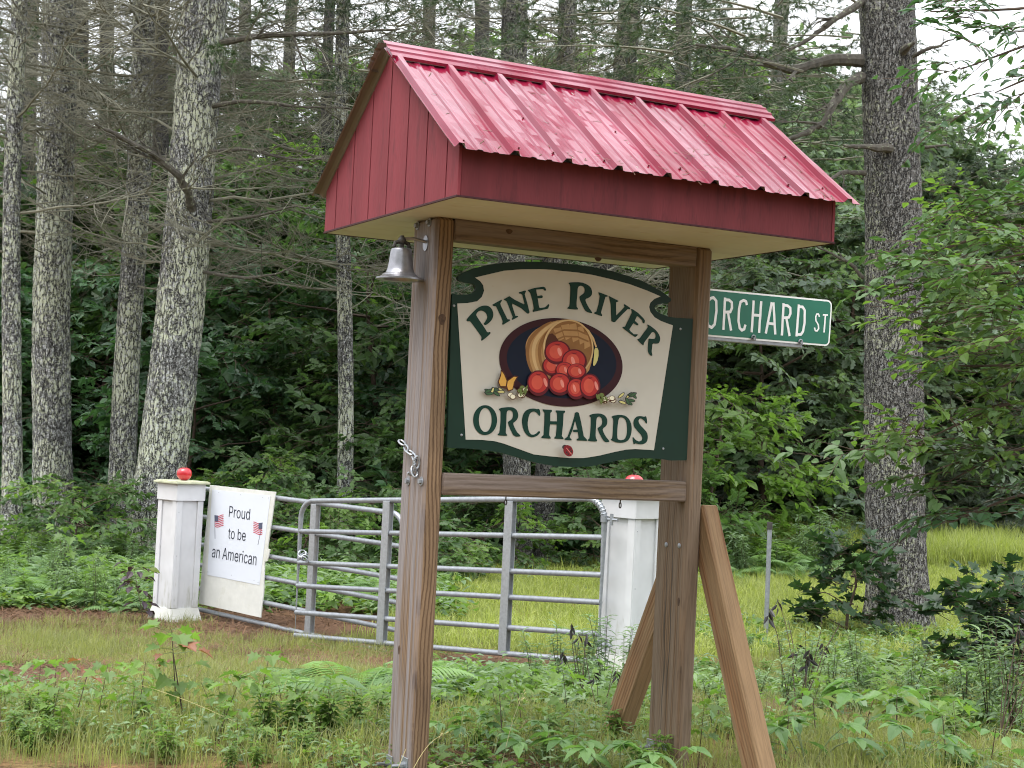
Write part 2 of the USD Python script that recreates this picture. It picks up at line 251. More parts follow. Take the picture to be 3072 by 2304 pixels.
plain('galvanized_bright', (.36, .38, .41), .35, .6, var=.15, scale=40.)
plain('pewter', (.27, .265, .285), .33, .85, var=.25, scale=20., bump=.08)
plain('dark_iron', (.06, .055, .05), .6, .5, var=.3)
look('white_paint', {'tc': ('texture_coordinate', {}), 'sp': ('separate_xyz', {}), 'mp': ('mapping', {'scale': (9, 9, 1.6)}), 'n': ('noise_texture', {'scale': 1.5, 'detail': 8, 'roughness': .7}), 'zr': ('map_range', {'from_min': .0, 'from_max': .75, 'to_min': .25, 'to_max': -.05, 'clamp': True}), 'ad': ('math', {'math_type': 'add'}), 'fr': ('map_range', {'from_min': .62, 'from_max': .86, 'clamp': True}),
    'c': ('mix_color', {'a': (.60, .60, .62), 'b': (.30, .30, .21)}), 'n2': ('noise_texture', {'scale': 5., 'detail': 5}), 'r2': ('rgb_ramp', {'ramp': [(.3, (.9, .9, .9)), (.7, (1.05, 1.05, 1.05))]}), 'm': ('mix_color', {'blend_type': 'multiply', 'fac': 1.}), 'p': ('principled_bsdf', {'roughness': .5})},
    [('tc.object', 'mp.vector'), ('mp.vector', 'n.vector'), ('tc.object', 'sp.vector'), ('sp.z', 'zr.value'), ('n.fac', 'ad.value1'), ('zr.result', 'ad.value2'), ('ad.value', 'fr.value'), ('fr.result', 'c.fac'), ('tc.object', 'n2.vector'), ('n2.fac', 'r2.fac'), ('c.result', 'm.a'), ('r2.color', 'm.b'), ('m.result', 'p.base_color')])
plain('white_board', (.60, .60, .57), .6, var=.08, scale=9., dirt=((.46, .45, .36), .55, .8, 6.))
plain('poster_white', (.62, .65, .72), .4, var=.02)
plain('cap_board', (.42, .43, .30), .7, var=.2, scale=12.)
plain('sign_green', (.005, .024, .015), .5, spec=.25, var=.1)
plain('letter_green', (.005, .036, .025), .5, spec=.2, var=.12, scale=20.)
plain('sign_cream', (.52, .495, .44), .45, var=.04, scale=7., dirt=((.42, .33, .24), .66, .74, 60.))
plain('street_green', (.003, .115, .068), .4, var=.08, scale=9.)
plain('street_white', (.76, .77, .77), .45, var=.05, scale=12.)
plain('print_black', (.03, .035, .05), .5)
plain('flag_red', (.45, .04, .07), .5); plain('flag_blue', (.06, .07, .12), .5)
plain('apple_red', (.42, .012, .022), .25, var=.25, scale=9., coat=.6)
for nm, c in dict(art_maroon=(.035, .008, .012), art_navy=(.004, .008, .022), art_tan=(.42, .24, .10), art_tan_dark=(.25, .12, .042), art_tan_light=(.56, .38, .19), art_brown=(.075, .025, .012), art_wine=(.10, .010, .016), art_red_dark=(.19, .014, .02), art_red=(.40, .033, .03),
                  art_red_light=(.55, .085, .055), art_pink=(.68, .24, .20), art_yellow=(.60, .33, .07), art_olive=(.13, .17, .05), art_leaf=(.05, .11, .05), art_blossom=(.72, .68, .52), art_straw=(.55, .50, .20)).items(): plain(nm, np.array(c) * 1.1, .55, spec=.2, var=.07, scale=25.)
plain('black_art', (.012, .01, .01), .5)
look('soil', {'g': ('geometry', {}), 'n': ('noise_texture', {'scale': .55, 'detail': 6, 'roughness': .65}), 'r': ('rgb_ramp', {'ramp': [(.36, (.17, .095, .055)), (.48, (.18, .12, .065)), (.58, (.15, .14, .06)), (.7, (.12, .14, .05))]}),
              'f': ('noise_texture', {'scale': 45., 'detail': 6, 'roughness': .75}), 'fr': ('rgb_ramp', {'ramp': [(.28, (.35, .33, .3)), (.7, (1.5, 1.4, 1.25))]}), 'm': ('mix_color', {'blend_type': 'multiply', 'fac': 1.}), 'f2': ('noise_texture', {'scale': 6., 'detail': 9, 'roughness': .7}), 'fr2': ('rgb_ramp', {'ramp': [(.36, (.30, .27, .25)), (.5, (.9, .88, .85)), (.68, (1.35, 1.3, 1.2))]}), 'm2': ('mix_color', {'blend_type': 'multiply', 'fac': 1.}), 'b': ('bump', {'strength': 1., 'distance': .03}), 'p': ('principled_bsdf', {'roughness': .95, 'specular_ior_level': .15})},
     [('g.position', 'f2.vector'), ('f2.fac', 'fr2.fac'), ('m.result', 'm2.a'), ('fr2.color', 'm2.b'), ('g.position', 'n.vector'), ('n.fac', 'r.fac'), ('g.position', 'f.vector'), ('f.fac', 'fr.fac'), ('r.color', 'm.a'), ('fr.color', 'm.b'), ('m2.result', 'p.base_color'), ('f2.fac', 'b.height'), ('b.normal', 'p.normal')])

# ------------------------------------------------------------------ ground
def grid(xs, ys):
    X, Y = np.meshgrid(xs, ys); v = np.stack([X, Y, H(X, Y)], -1).reshape(-1, 3); nx, ny = len(xs), len(ys)
    i, j = np.meshgrid(np.arange(ny - 1), np.arange(nx - 1), indexing='ij'); a = (i * nx + j).ravel()
    return v, np.stack([a, a + 1, a + nx + 1, a + nx], 1)
xs = np.r_[np.linspace(-300, -26, 12), np.linspace(-24, 24, 150), np.linspace(26, 300, 12)]
ys = np.r_[np.linspace(-200, -6, 10), np.linspace(-4, 36, 140), np.linspace(37, 110, 40), np.linspace(120, 320, 8)]
tag(obj('ground', grid(xs, ys), 'soil', smooth=True), 'pine straw and grass covered ground sloping gently away', 'ground', kind='structure')

# ------------------------------------------------------------------ the roofed sign
SG = thing('roofed_sign', 'timber orchard sign with a painted board under a red metal gable roof', 'sign', (SA[0], SA[1], 0), SYAW)
for px_ in (P1, P2):
    po = beam('post', SG, (px_ + FW / 2, PY + DP / 2, -.25), (px_ + FW / 2, PY + DP / 2, ZS - .001), FW, DP, (1, 0, 0), 'post_wood' if px_ == P1 else 'post_wood_brown', .014, label='weathered grey left post with bolts' if px_ == P1 else 'browner right post with long drying cracks')
    if px_ == P2:
        ck = MB()
        for (y0, zz0, zz1, ph) in ((.095, .18, 1.22, 0), (.135, .1, 1.0, 2)):
            zz = np.linspace(zz0, zz1, 40); yy = PY + y0 + .006 * np.sin(zz * 7 + ph) + .004 * np.sin(zz * 19 + ph)
            w = .0022 * np.sin(np.linspace(0, PI, 40)) + .0005
            v = np.vstack([np.stack([np.full(40, P2 - .0006), yy - w, zz], 1), np.stack([np.full(40, P2 - .0006), yy + w, zz], 1)]); i = np.arange(39)
            ck.add(v, np.vstack([np.stack([i, i + 1, i + 41], 1), np.stack([i, i + 41, i + 40], 1)]))
        obj('drying_crack', ck.get(), 'dark_iron', po, M=np.linalg.inv(frame((P2 + FW / 2, PY + DP / 2, -.25), (P2 + FW / 2, PY + DP / 2, ZS), (1, 0, 0))[0]))
beam('top_beam', SG, (P1 + FW, PY + .0465, ZS - .0475), (P2, PY + .0465, ZS - .0475), .089, .093, (0, 1, 0), 'beam_wood', .006)
beam('bottom_beam', SG, (P1 + FW, PY + .0465, 1.285), (P2, PY + .0465, 1.285), .089, .093, (0, 1, 0), 'beam_wood', .007)
# bolts with square washers; carriage bolts; post bases
def bolt(ox, oy, X, rad=.013, square=True, parent=SG, name='bolt', m='galvanized'):
    p = hit(ox, oy, 0, X); b = MB(); M = np.eye(4); M[:3, :3] = [[0, 0, -1], [0, 1, 0], [1, 0, 0]]; M[:3, 3] = [X, p[1], p[2]]
    if square:
        b.tm(trimesh.creation.cylinder(rad * 1.5, .003, sections=20), M @ T(0, 0, .0015)); b.tm(trimesh.creation.cylinder(rad * .85, .011, sections=6), M @ T(0, 0, .0085))
    else:
        s = trimesh.creation.icosphere(2, rad); s.apply_scale([1, 1, .55]); b.tm(s, M)
    return obj(name, b.get(), m, parent)
for ox, oy in ((1253, 677), (1289, 667), (1225, 1443), (1264, 1444)): bolt(ox, oy, P1 - .0005)
for ox, oy in ((1999, 1634), (2038, 1637)): bolt(ox, oy, P2 - .0005, .012, False, name='carriage_bolt', m='plain_bolt' if False else 'galvanized')
for X, pts in ((P2, ((1953, 2240), (1990, 2252))), (P1, ((1170, 2290), (1215, 2296)))):
    for ox, oy in pts:
        p = hit(ox, oy, 0, X); o = thing('post_base', None, None, parent=path(SG))
        pl = obj('post_base_strap', bxm(X - .006, p[1] - .032, p[2] - .30, X - .0008, p[1] + .032, p[2] + .035, .002), 'galvanized', SG)
        b = MB(); M = np.eye(4); M[:3, :3] = [[0, 0, -1], [0, 1, 0], [1, 0, 0]]; M[:3, 3] = [X - .006, p[1], p[2]]
        b.tm(trimesh.creation.cylinder(.017, .004, sections=18), M @ T(0, 0, .002)); b.tm(trimesh.creation.cylinder(.013, .016, sections=6), M @ T(0, 0, .012)); b.tm(trimesh.creation.cylinder(.007, .05, sections=10), M @ T(0, 0, .03))
        obj('anchor_bolt', b.get(), 'galvanized', pl)
# braces on the far side of the right post: one to the back, one to the front
BX = P2 + FW + .0455
beam('brace', SG, (BX, PY + .07, 1.20), (BX, PY - .63, -.25), .089, .138, (1, 0, 0), 'brace_wood', .008, label='bright front brace with a split edge')
beam('brace', SG, (BX, PY + .17, 1.10), (BX, PY + .93, -.30), .089, .138, (1, 0, 0), 'brace_wood', .008)
def knot(px, py, axis, val, w, h):
    p = hit(px * 1.38879, py * 1.38879, axis, val); a = np.linspace(0, 2 * PI, 17)[:-1]; k = np.arange(16); u = np.cos(a) * w * (1 + .15 * np.sin(3 * a)); v = np.sin(a) * h
    if axis == 1: V = np.stack([p[0] + u, np.full(16, val), p[2] + v], 1)
    else: V = np.stack([np.full(16, val), p[1] - u, p[2] + v], 1)
    obj('knot', (np.vstack([V, [p]]), np.stack([k, (k + 1) % 16, np.full(16, 16)], 1)), 'knot_wood', SG)
for a in ((955, 690, 1, PY - .0006, .017, .024), (1100, 500, 1, PY + .0015, .016, .011), (1292, 560, 1, PY + .0015, .017, .010), (862, 1404, 0, P1 - .0006, .012, .02), (1466, 1300, 0, P2 - .0006, .01, .02)): knot(*a)
# hooks under the lower beam
for px, py in ((1093, 1072), (1340, 1084)):
    p = hit(px * 1.3888, py * 1.3888, 1, PY + .02); z0 = 1.24
    a = np.linspace(0, 2 * PI, 14)
    obj('hook', tube(np.vstack([[p[0], PY + .02, z0 + .01], [p[0], PY + .02, z0 - .012], np.stack([p[0] + .005 * np.sin(a), np.full(14, PY + .02), z0 - .026 + .012 * np.cos(a)], 1)]), .0028, 6), 'dark_iron', SG)
# gable boxes
def roofz(y): return ZS + SZF + (SZR - SZF) / (SW / 2 + .016) * (min(y, SW - y) + .016)
edges = [0.0] + [.111 + .205 * i for i in range(7)] + [SW]
for gxx, sgn in ((0., 1), (SL, -1)):
    M = np.eye(4); M[:3, :3] = [[0, 0, sgn], [1, 0, 0], [0, 1, 0]]; M[:3, 3] = [gxx, 0, 0]
    if sgn < 0: M[:3, :3] = [[0, 0, -1], [1, 0, 0], [0, 1, 0]]
    def gp(y0, y1, t, dz=0):
        ys_ = [y0] + ([SW / 2] if y0 < SW / 2 < y1 else []) + [y1]
        pg = Polygon([(y0, ZS + .001), (y1, ZS + .001)] + [(y, roofz(y) - dz) for y in ys_[::-1]]); e = ext(pg, t)
        v = np.array(e.vertices) @ M[:3, :3].T + M[:3, 3]; f = np.array(e.faces)
        return v, f if sgn < 0 else f[:, ::-1]
    for a, b in zip(edges[:-1], edges[1:]): obj('gable_board', gp(a + (.005 if a > 0 else 0), b - (.005 if b < SW else 0), .014), 'red_siding', SG)
    v, f = gp(.004, SW - .004, .008, .004); v[:, 0] += .009 * sgn; obj('gable_backing', (v, f), 'groove_red', SG)
for y0, y1 in ((.002, .02), (SW - .02, SW - .002)): obj('fascia', bxm(.0145, y0, ZS + .001, SL - .0145, y1, ZS + SZF + .005, .002), 'red_fascia', SG)
obj('corner_trim', bxm(-.001, -.004, ZS + .0, .012, .0015, ZS + SZF, .002), 'red_siding', SG)
nb = 9
for k in range(nb):
    y0, y1 = .004 + (SW - .008) * k / nb, .004 + (SW - .008) * (k + 1) / nb
    obj('soffit_board', bxm(.004, y0 + .0012, ZS - .002, SL - .004, y1 - .0012, ZS + .010, .002), 'cream_soffit', SG)
obj('bottom_edge', bxm(-.003, -.004, ZS - .004, SL + .003, .003, ZS + .004, .001), 'groove_red', SG)
obj('bottom_edge', bxm(-.004, -.004, ZS - .0045, .003, SW + .004, ZS + .0045, .001), 'groove_red', SG)
obj('bottom_edge', bxm(SL - .003, -.004, ZS - .0045, SL + .004, SW + .004, ZS + .0045, .001), 'groove_red', SG)
obj('bottom_edge', bxm(-.003, SW - .003, ZS - .004, SL + .003, SW + .004, ZS + .004, .001), 'groove_red', SG)
# metal roof
SLA = math.atan2(SZR - SZF, SW / 2 + .016); X0, X1 = -.05, SL + .088
ribs = [-.022 + .234 * k for k in range(9)]
def profile(xa, xb):
    pr = []
    for r in ribs:
        pr += [(r - .030, 0), (r - .022, .002), (r - .011, .021), (r + .011, .021), (r + .022, .002), (r + .030, 0)]
        for m in (.083, .151): pr += [(r + m - .016, 0), (r + m - .008, .005), (r + m + .008, .005), (r + m + .016, 0)]
    pr = [p for p in sorted(pr) if xa + .001 < p[0] < xb - .001]
    h = lambda x: np.interp(x, [p[0] for p in pr], [p[1] for p in pr])
    return np.array([(xa, h(xa))] + pr + [(xb, h(xb))])
def slope_pt(X, s, h, side):
    y = -s * math.cos(SLA) - h * math.sin(SLA); z = -s * math.sin(SLA) + h * math.cos(SLA)
    return np.stack(np.broadcast_arrays(X, SW / 2 + side * y, ZS + SZR + z), -1)
SLEN = (SW / 2 + .05) / math.cos(SLA); RSEAM = ribs[4] + .024
def strip(rows, closed_side):
    n = rows[0].shape[0]; v = np.vstack(rows); f = []
    for k in range(len(rows) - 1):
        i = np.arange(n - 1) + k * n; f.append(np.stack([i, i + 1, i + n + 1, i + n], 1))
    f = np.vstack(f); return v, (f if closed_side > 0 else f[:, ::-1])
for side in (1, -1):
    for xa, xb, lift in ((X0, RSEAM, .0025), (RSEAM - .05, X1, 0.)):
        pr = profile(xa, xb); hh = pr[:, 1] + .014 + lift
        def wob(s): return .0012 * np.sin(pr[:, 0] * 23 + s * 9) + .001 * np.sin(pr[:, 0] * 61 + s * 17)
        ss = np.linspace(.02, SLEN, 9)
        rows = [slope_pt(pr[:, 0], s, hh + wob(s), side) for s in ss]
        pn = obj('roof_panel', strip(rows, side), 'red_metal', SG)
        rows = [slope_pt(pr[:, 0], s, hh - .0016 + wob(s), side) for s in ss]
        obj('panel_underside', strip(rows, -side), 'roof_underside', pn)
        b = MB()
    cp = [(0, .042), (.03, .042), (.037, .047), (.048, .047), (.055, .042), (.085, .041), (.092, .046), (.103, .046), (.11, .040), (.146, .038), (.151, .026)]
    xx = np.array([X0 - .006, X1 + .006]); rows = [slope_pt(xx, s, h, side) for s, h in cp]; cpn = obj('ridge_cap', strip(rows, side), 'red_metal', SG)
    rows = [slope_pt(xx, s, h - .002, side) for s, h in cp]; obj('cap_underside', strip(rows, -side), 'roof_underside', cpn)

for ox, oy in ((1306, 318), (1569, 357), (1845, 398), (1899, 407), (1390, 425), (1556, 447), (1659, 461), (1812, 484), (2040, 507), (2355, 472), (2364, 556), (2467, 567), (1945, 500)):
    o = to_sign(CAMP); d = to_sign(CAMP + ray(ox, oy)) - o; nrm = np.array([0, -math.sin(SLA), math.cos(SLA)]); p0 = np.array([0, SW / 2, ZS + SZR]) + nrm * .0155
    t = ((p0 - o) @ nrm) / (d @ nrm); p = o + d * t
    M = np.eye(4); M[:3, 2] = nrm; M[:3, 0] = [1, 0, 0]; M[:3, 1] = np.cross(nrm, [1, 0, 0]); M[:3, 3] = p
    b = MB(); b.tm(trimesh.creation.cylinder(.007, .002, sections=10), M @ T(0, 0, .001)); b.tm(trimesh.creation.cylinder(.004, .008, sections=6), M @ T(0, 0, .005)); obj('screw', b.get(), 'screw_metal', SG)

ndl = MB(); rn = np.random.default_rng(15)
for _ in range(90):
    X, sl = rn.uniform(X0 + .1, X1 - .1), SLEN * (1 - rn.uniform(0, 1) ** 2 * .85) - .03; a = rn.uniform(0, 6.28); l = rn.uniform(.035, .08); hgt = .0165 + np.interp((X - ribs[0]) % .234, [0, .012, .024, .21, .222, .234], [.021, .021, 0, 0, .021, .021])
    p = slope_pt(X, sl, hgt, 1); q = slope_pt(X + math.cos(a) * l, sl + math.sin(a) * l, hgt + .002, 1); w = slope_pt(X - math.sin(a) * .0016, sl + math.cos(a) * .0016, hgt, 1) - p; ndl.add([p - w, p + w, q + w, q - w], [[0, 1, 2], [0, 2, 3]])
RN = thing('roof_litter', 'fallen brown pine needles lying on the red metal roof', 'pine needles', (SA[0], SA[1], 0), SYAW); tag(RN, kind='stuff'); obj('needle', ndl.get(), 'straw', RN)
# the painted board: outlines as measured, laid back onto the board's own plane
YB = PY + .012
def pl(origin, pts, scale=5.53):
    out = []
    for x, y in pts:
        p = hit(origin[0] + x / scale, origin[1] + y / scale, 1, YB); out.append((p[0], p[2]))
    return out
A_, B_, C_, D_, E_ = (1330, 760), (1670, 760), (1330, 1130), (1670, 1130), (1430, 930)
def soft(pts, n=1):
    p = np.array(pts)
    for _ in range(n):
        q = np.roll(p, -1, 0); p = np.stack([.75 * p + .25 * q, .25 * p + .75 * q], 1).reshape(-1, 2)
    return p
MB_ = np.eye(4); MB_[:3, :3] = [[1, 0, 0], [0, 0, -1], [0, 1, 0]]
def slab(poly, t, proud):           # a flat piece of the board; its face stands "proud" in front of the board's face
    if not poly.is_valid: poly = poly.buffer(0)
    e = ext(poly, t); v = np.array(e.vertices); v[:, 2] += proud - t; v = v @ MB_[:3, :3].T; v[:, 1] += YB
    return v, np.array(e.faces)
outer = pl(A_, [(145, 665), (250, 690), (400, 682), (480, 662), (530, 620), (540, 585), (520, 530), (470, 500), (380, 490), (270, 460), (236, 425), (250, 380), (330, 320), (500, 250), (750, 190), (1000, 155), (1300, 138), (1600, 138), (1900, 160)]) + \
    pl(B_, [(0, 162), (350, 190), (600, 225), (900, 290), (1200, 380), (1450, 470), (1650, 580), (1780, 660), (1860, 720), (1905, 762), (1890, 800), (1830, 830), (1720, 835), (1640, 865), (1620, 900), (1650, 950), (1720, 1000), (1850, 1050), (2000, 1070)])
inner_r = P2 - .001
outer = [(max(P1 + FW + .001, x), z) for x, z in outer]
shoulder = pl(B_, [(2175, 1075)])[0]; rb = pl(D_, [(2090, 1385)])[0]
low = pl(D_, [(1900, 1392), (1750, 1365), (1500, 1355), (1250, 1355), (1050, 1385), (800, 1440), (550, 1490), (300, 1500)]) + pl(C_, [(1880, 1490), (1500, 1420), (1200, 1330), (950, 1260), (700, 1220), (450, 1195), (65, 1180)])
bpoly = Polygon([(min(x, inner_r), z) for x, z in outer + [(inner_r, shoulder[1]), (inner_r, rb[1])] + low])
BD = obj('sign_board', slab(bpoly.buffer(-.006).buffer(.012).buffer(-.006), .019, 0), 'sign_green', SG, label='painted board with dark green scrolled border')
cream = pl(A_, [(230, 832), (400, 825), (560, 795), (640, 720), (675, 620), (660, 530), (610, 460), (525, 402), (700, 360), (1000, 290), (1300, 265), (1600, 262), (1900, 280)]) + pl(B_, [(0, 285), (350, 320), (600, 360), (900, 430), (1200, 510), (1500, 620), (1720, 715), (1620, 755), (1550, 820), (1530, 890), (1550, 970), (1620, 1060), (1720, 1120), (1850, 1170), (1925, 1195)]) + \
    pl(D_, [(1610, 1220), (1450, 1210), (1300, 1200), (1150, 1210), (950, 1250), (700, 1310), (450, 1350), (200, 1350)]) + pl(C_, [(1750, 1320), (1500, 1290), (1250, 1200), (1000, 1110), (850, 1070), (650, 1050), (370, 1045)])
obj('cream_panel', slab(Polygon(cream), .002, .002), 'sign_cream', BD)
letters = [
 (A_, [(380,1110),(400,1075),(520,945),(600,885),(690,865),(760,885),(805,940),(822,1010),(810,1075),(775,1130),(720,1175),(685,1190),(665,1170),(690,1140),(722,1090),(728,1040),(705,990),(660,955),(610,945),(565,965),(535,1010),(540,1040),(600,1130),(690,1260),(722,1318),(770,1305),(775,1330),(715,1385),(632,1450),(622,1440),(635,1395),(600,1340),(500,1200),(435,1115),(395,1130)], 1),
 (A_, [(810,855),(880,815),(958,773),(962,785),(935,830),(945,870),(1000,985),(1055,1095),(1095,1100),(1100,1112),(985,1182),(972,1175),(985,1135),(960,1060),(870,875),(825,870)], 0),
 (A_, [(1000,765),(1090,715),(1170,770),(1330,850),(1345,840),(1310,690),(1285,668),(1255,665),(1250,650),(1350,620),(1362,630),(1340,680),(1370,780),(1420,975),(1410,995),(1390,998),(1290,910),(1140,830),(1130,860),(1180,1020),(1185,1040),(1230,1045),(1228,1055),(1140,1102),(1132,1090),(1150,1060),(1090,900),(1045,790),(1010,772)], 0),
 (A_, [(1398,612),(1500,580),(1650,557),(1680,570),(1698,610),(1680,620),(1650,590),(1530,600),(1535,640),(1550,715),(1620,700),(1640,710),(1635,738),(1555,745),(1580,900),(1600,912),(1690,895),(1740,845),(1748,860),(1730,915),(1485,970),(1480,955),(1500,920),(1480,800),(1440,660),(1410,625)], 0),
 (B_, [(190,495),(240,482),(400,482),(500,520),(560,570),(580,640),(570,700),(520,740),(468,755),(470,800),(520,900),(580,980),(575,993),(480,965),(440,900),(365,730),(400,700),(455,660),(465,610),(450,560),(410,535),(365,540),(340,570),(335,650),(315,880),(345,915),(340,935),(175,918),(175,905),(210,880),(220,750),(225,570),(215,520)], 1),
 (B_, [(690,650),(740,665),(838,705),(832,718),(800,720),(760,860),(725,985),(745,1025),(740,1040),(620,998),(620,985),(655,970),(690,850),(712,710),(695,670)], 0),
 (B_, [(860,712),(1015,790),(1010,800),(975,810),(975,930),(978,1040),(1040,980),(1125,890),(1110,855),(1120,847),(1212,908),(1205,925),(1170,922),(1050,1040),(960,1138),(930,1138),(905,1120),(900,1000),(895,850),(870,740)], 0),
 (B_, [(1228,930),(1250,930),(1340,990),(1430,1080),(1455,1120),(1445,1158),(1425,1150),(1415,1110),(1340,1040),(1320,1045),(1285,1120),(1340,1170),(1345,1190),(1320,1190),(1265,1155),(1195,1260),(1210,1290),(1270,1345),(1300,1345),(1335,1345),(1325,1368),(1295,1385),(1240,1350),(1090,1235),(1090,1225),(1130,1220),(1180,1120),(1245,985),(1240,950)], 0),
 (B_, [(1500,1182),(1560,1215),(1650,1290),(1700,1370),(1708,1430),(1690,1485),(1650,1500),(1580,1490),(1572,1560),(1565,1640),(1580,1700),(1545,1690),(1510,1640),(1508,1560),(1520,1430),(1530,1415),(1580,1425),(1625,1420),(1640,1380),(1635,1330),(1600,1300),(1565,1310),(1540,1350),(1440,1480),(1435,1500),(1430,1530),(1340,1440),(1335,1425),(1370,1420),(1440,1320),(1515,1225),(1500,1195)], 1),
 (C_, [(920,550),(925,530),(980,515),(1100,505),(1170,520),(1220,570),(1235,640),(1222,700),(1180,745),(1145,765),(1160,820),(1210,920),(1270,975),(1265,990),(1170,990),(1120,900),(1068,770),(1075,745),(1120,720),(1150,680),(1155,620),(1140,570),(1100,550),(1055,560),(1040,600),(1035,750),(1025,920),(1030,945),(1052,968),(1045,980),(900,970),(900,955),(930,930),(945,750),(948,590),(938,560)], 1),
 (C_, [(1600,610),(1595,650),(1580,640),(1540,590),(1490,570),(1430,600),(1400,680),(1388,780),(1400,880),(1430,950),(1480,970),(1540,945),(1575,905),(1595,910),(1590,940),(1540,985),(1470,1005),(1400,985),(1340,915),(1310,820),(1300,740),(1315,640),(1360,565),(1430,535),(1500,530),(1550,545),(1570,535),(1590,550)], 1),
 (C_, [(1645,545),(1790,555),(1792,575),(1765,600),(1762,740),(1885,745),(1885,610),(1860,575),(1865,562),(2010,568),(2008,590),(1985,610),(1975,800),(1955,985),(1985,1020),(1980,1032),(1840,1025),(1840,1010),(1865,985),(1880,790),(1760,785),(1745,970),(1770,1010),(1770,1025),(1625,1015),(1625,1000),(1660,970),(1670,800),(1675,600),(1650,565)], 0),
 (D_, [(300,600),(330,588),(358,602),(390,730),(440,990),(492,1045),(490,1062),(330,1055),(332,1040),(362,1020),(350,917),(275,915),(265,900),(275,884),(345,880),(305,735),(290,745),(255,880),(205,1000),(215,1020),(238,1040),(235,1052),(130,1045),(130,1030),(175,1000),(240,830),(290,660)], 0),
 (D_, [(540,655),(540,640),(600,618),(700,610),(780,635),(825,690),(832,760),(815,815),(750,860),(760,910),(800,990),(862,1065),(860,1082),(785,1080),(730,990),(675,865),(680,850),(730,820),(755,770),(750,700),(715,660),(680,660),(650,690),(640,850),(635,1020),(662,1050),(655,1075),(515,1065),(515,1045),(545,1025),(560,850),(565,700),(560,670)], 1),
 (D_, [(1470,655),(1485,690),(1490,770),(1478,775),(1450,725),(1400,690),(1360,695),(1345,740),(1370,800),(1440,870),(1490,930),(1505,1000),(1490,1075),(1440,1115),(1370,1120),(1290,1100),(1285,1118),(1270,1115),(1255,1010),(1265,1005),(1300,1055),(1360,1080),(1410,1060),(1420,1015),(1395,960),(1330,890),(1280,830),(1268,760),(1285,700),(1330,660),(1390,655),(1450,670)], 1)]
th_ = np.linspace(0, 2 * PI, 40, endpoint=False)
def ell(o, cx, cy, rx, ry, sc=5.53, sh=0., n=40, rot=0.):
    t = np.linspace(0, 2 * PI, n, endpoint=False); a, b = rx * np.cos(t), ry * np.sin(t); c, s = math.cos(rot), math.sin(rot)
    return Polygon(pl(o, list(zip(cx + a * c - b * s, cy + a * s + b * c + sh * a)), sc))
for o, p, sm in letters: obj('letter', slab(Polygon(soft(pl(o, p), 1) if sm else pl(o, p)).buffer(.0008), .002, .0045), 'letter_green', BD)
obj('letter', slab(ell(C_, 687, 720, 198, 248).difference(ell(C_, 690, 718, 108, 200)), .002, .0045), 'letter_green', BD)
obj('letter', slab(Polygon(soft(pl(D_, [(905,668),(930,645),(1050,630),(1140,650),(1200,710),(1235,800),(1238,900),(1215,1000),(1165,1075),(1070,1100),(980,1090),(890,1050),(900,1035),(920,1020),(930,850),(935,700),(915,680)]), 1)).difference(Polygon(soft(pl(D_, [(1020,690),(1060,670),(1110,685),(1150,740),(1165,850),(1160,960),(1125,1040),(1060,1055),(1010,1045),(995,1000),(1000,850)]), 1))), .002, .0045), 'letter_green', BD)
lev = [.0045]
def art(name, poly, m):
    lev[0] += .0002
    if poly.is_empty: return
    obj(name, slab(poly, .0015, lev[0]), m, BD)
S5 = 4.424
def pe(*a, **k): return ell(E_, *a, sc=S5, **k)
def pp(pts, sm=1): return Polygon(soft(pl(E_, pts, S5), sm)).buffer(0)
art('oval_border', pe(1112, 695, 818, 585, sh=.075, n=90), 'art_maroon'); oval = pe(1120, 680, 728, 490, sh=.06, n=90); art('oval_ground', oval, 'art_navy')
art('basket_side', pp([(640, 500), (650, 420), (700, 330), (800, 240), (950, 170), (1100, 130), (1230, 130), (1380, 190), (1470, 300), (1520, 450), (1530, 650), (1470, 850), (1300, 930), (980, 930), (740, 840), (660, 700)]), 'art_tan')
for k, (x0, x1) in enumerate(((640, 690), (720, 760), (800, 815))):
    art('basket_slat', pp([(x0, 560), (x0 + 20, 420), (x0 + 90, 310), (x0 + 200, 215), (x0 + 330, 150), (x0 + 360, 160), (x0 + 240, 235), (x0 + 140, 330), (x0 + 65, 440), (x0 + 45, 560), (x0 + 60, 700), (x0 + 110, 830), (x0 + 80, 840), (x0 + 20, 700)]), ('art_tan_dark', 'art_tan_light', 'art_tan_dark')[k])
art('basket_inside', pe(1205, 500, 318, 365), 'art_tan_dark')
for x0, y0, x1, y1 in ((1010, 250, 1130, 420), (1110, 205, 1235, 400), (1220, 195, 1330, 430), (1330, 230, 1420, 460), (1410, 330, 1480, 520)):
    art('basket_slat', pp([(x0, y0), (x1 - 20, y0 - 20), (x1 + 20, y1 - 40), (x1 - 60, y1)], 0), 'art_tan'); 
for y0 in (265, 350): art('basket_weave', pp([(985, y0 + 60), (1150, y0 - 10), (1330, y0 - 5), (1480, y0 + 60), (1470, y0 + 80), (1330, y0 + 18), (1150, y0 + 12), (990, y0 + 82)], 0), 'art_tan_dark')
art('basket_shadow', pp([(970, 290), (1060, 370), (1100, 480), (1050, 620), (960, 700), (890, 600), (900, 420)]), 'art_brown')
rim = pe(1205, 510, 335, 385).difference(pe(1208, 512, 312, 365)); art('basket_rim', rim, 'art_tan_light')
art('basket_handle', Polygon(pl(E_, [(1400, 200), (1480, 270), (1545, 370), (1585, 490), (1565, 495), (1525, 385), (1465, 290), (1395, 220)], S5)), 'art_tan_light'); art('basket_grip', pp([(1550, 500), (1605, 505), (1605, 640), (1560, 740), (1530, 740), (1545, 640)]), 'art_straw')
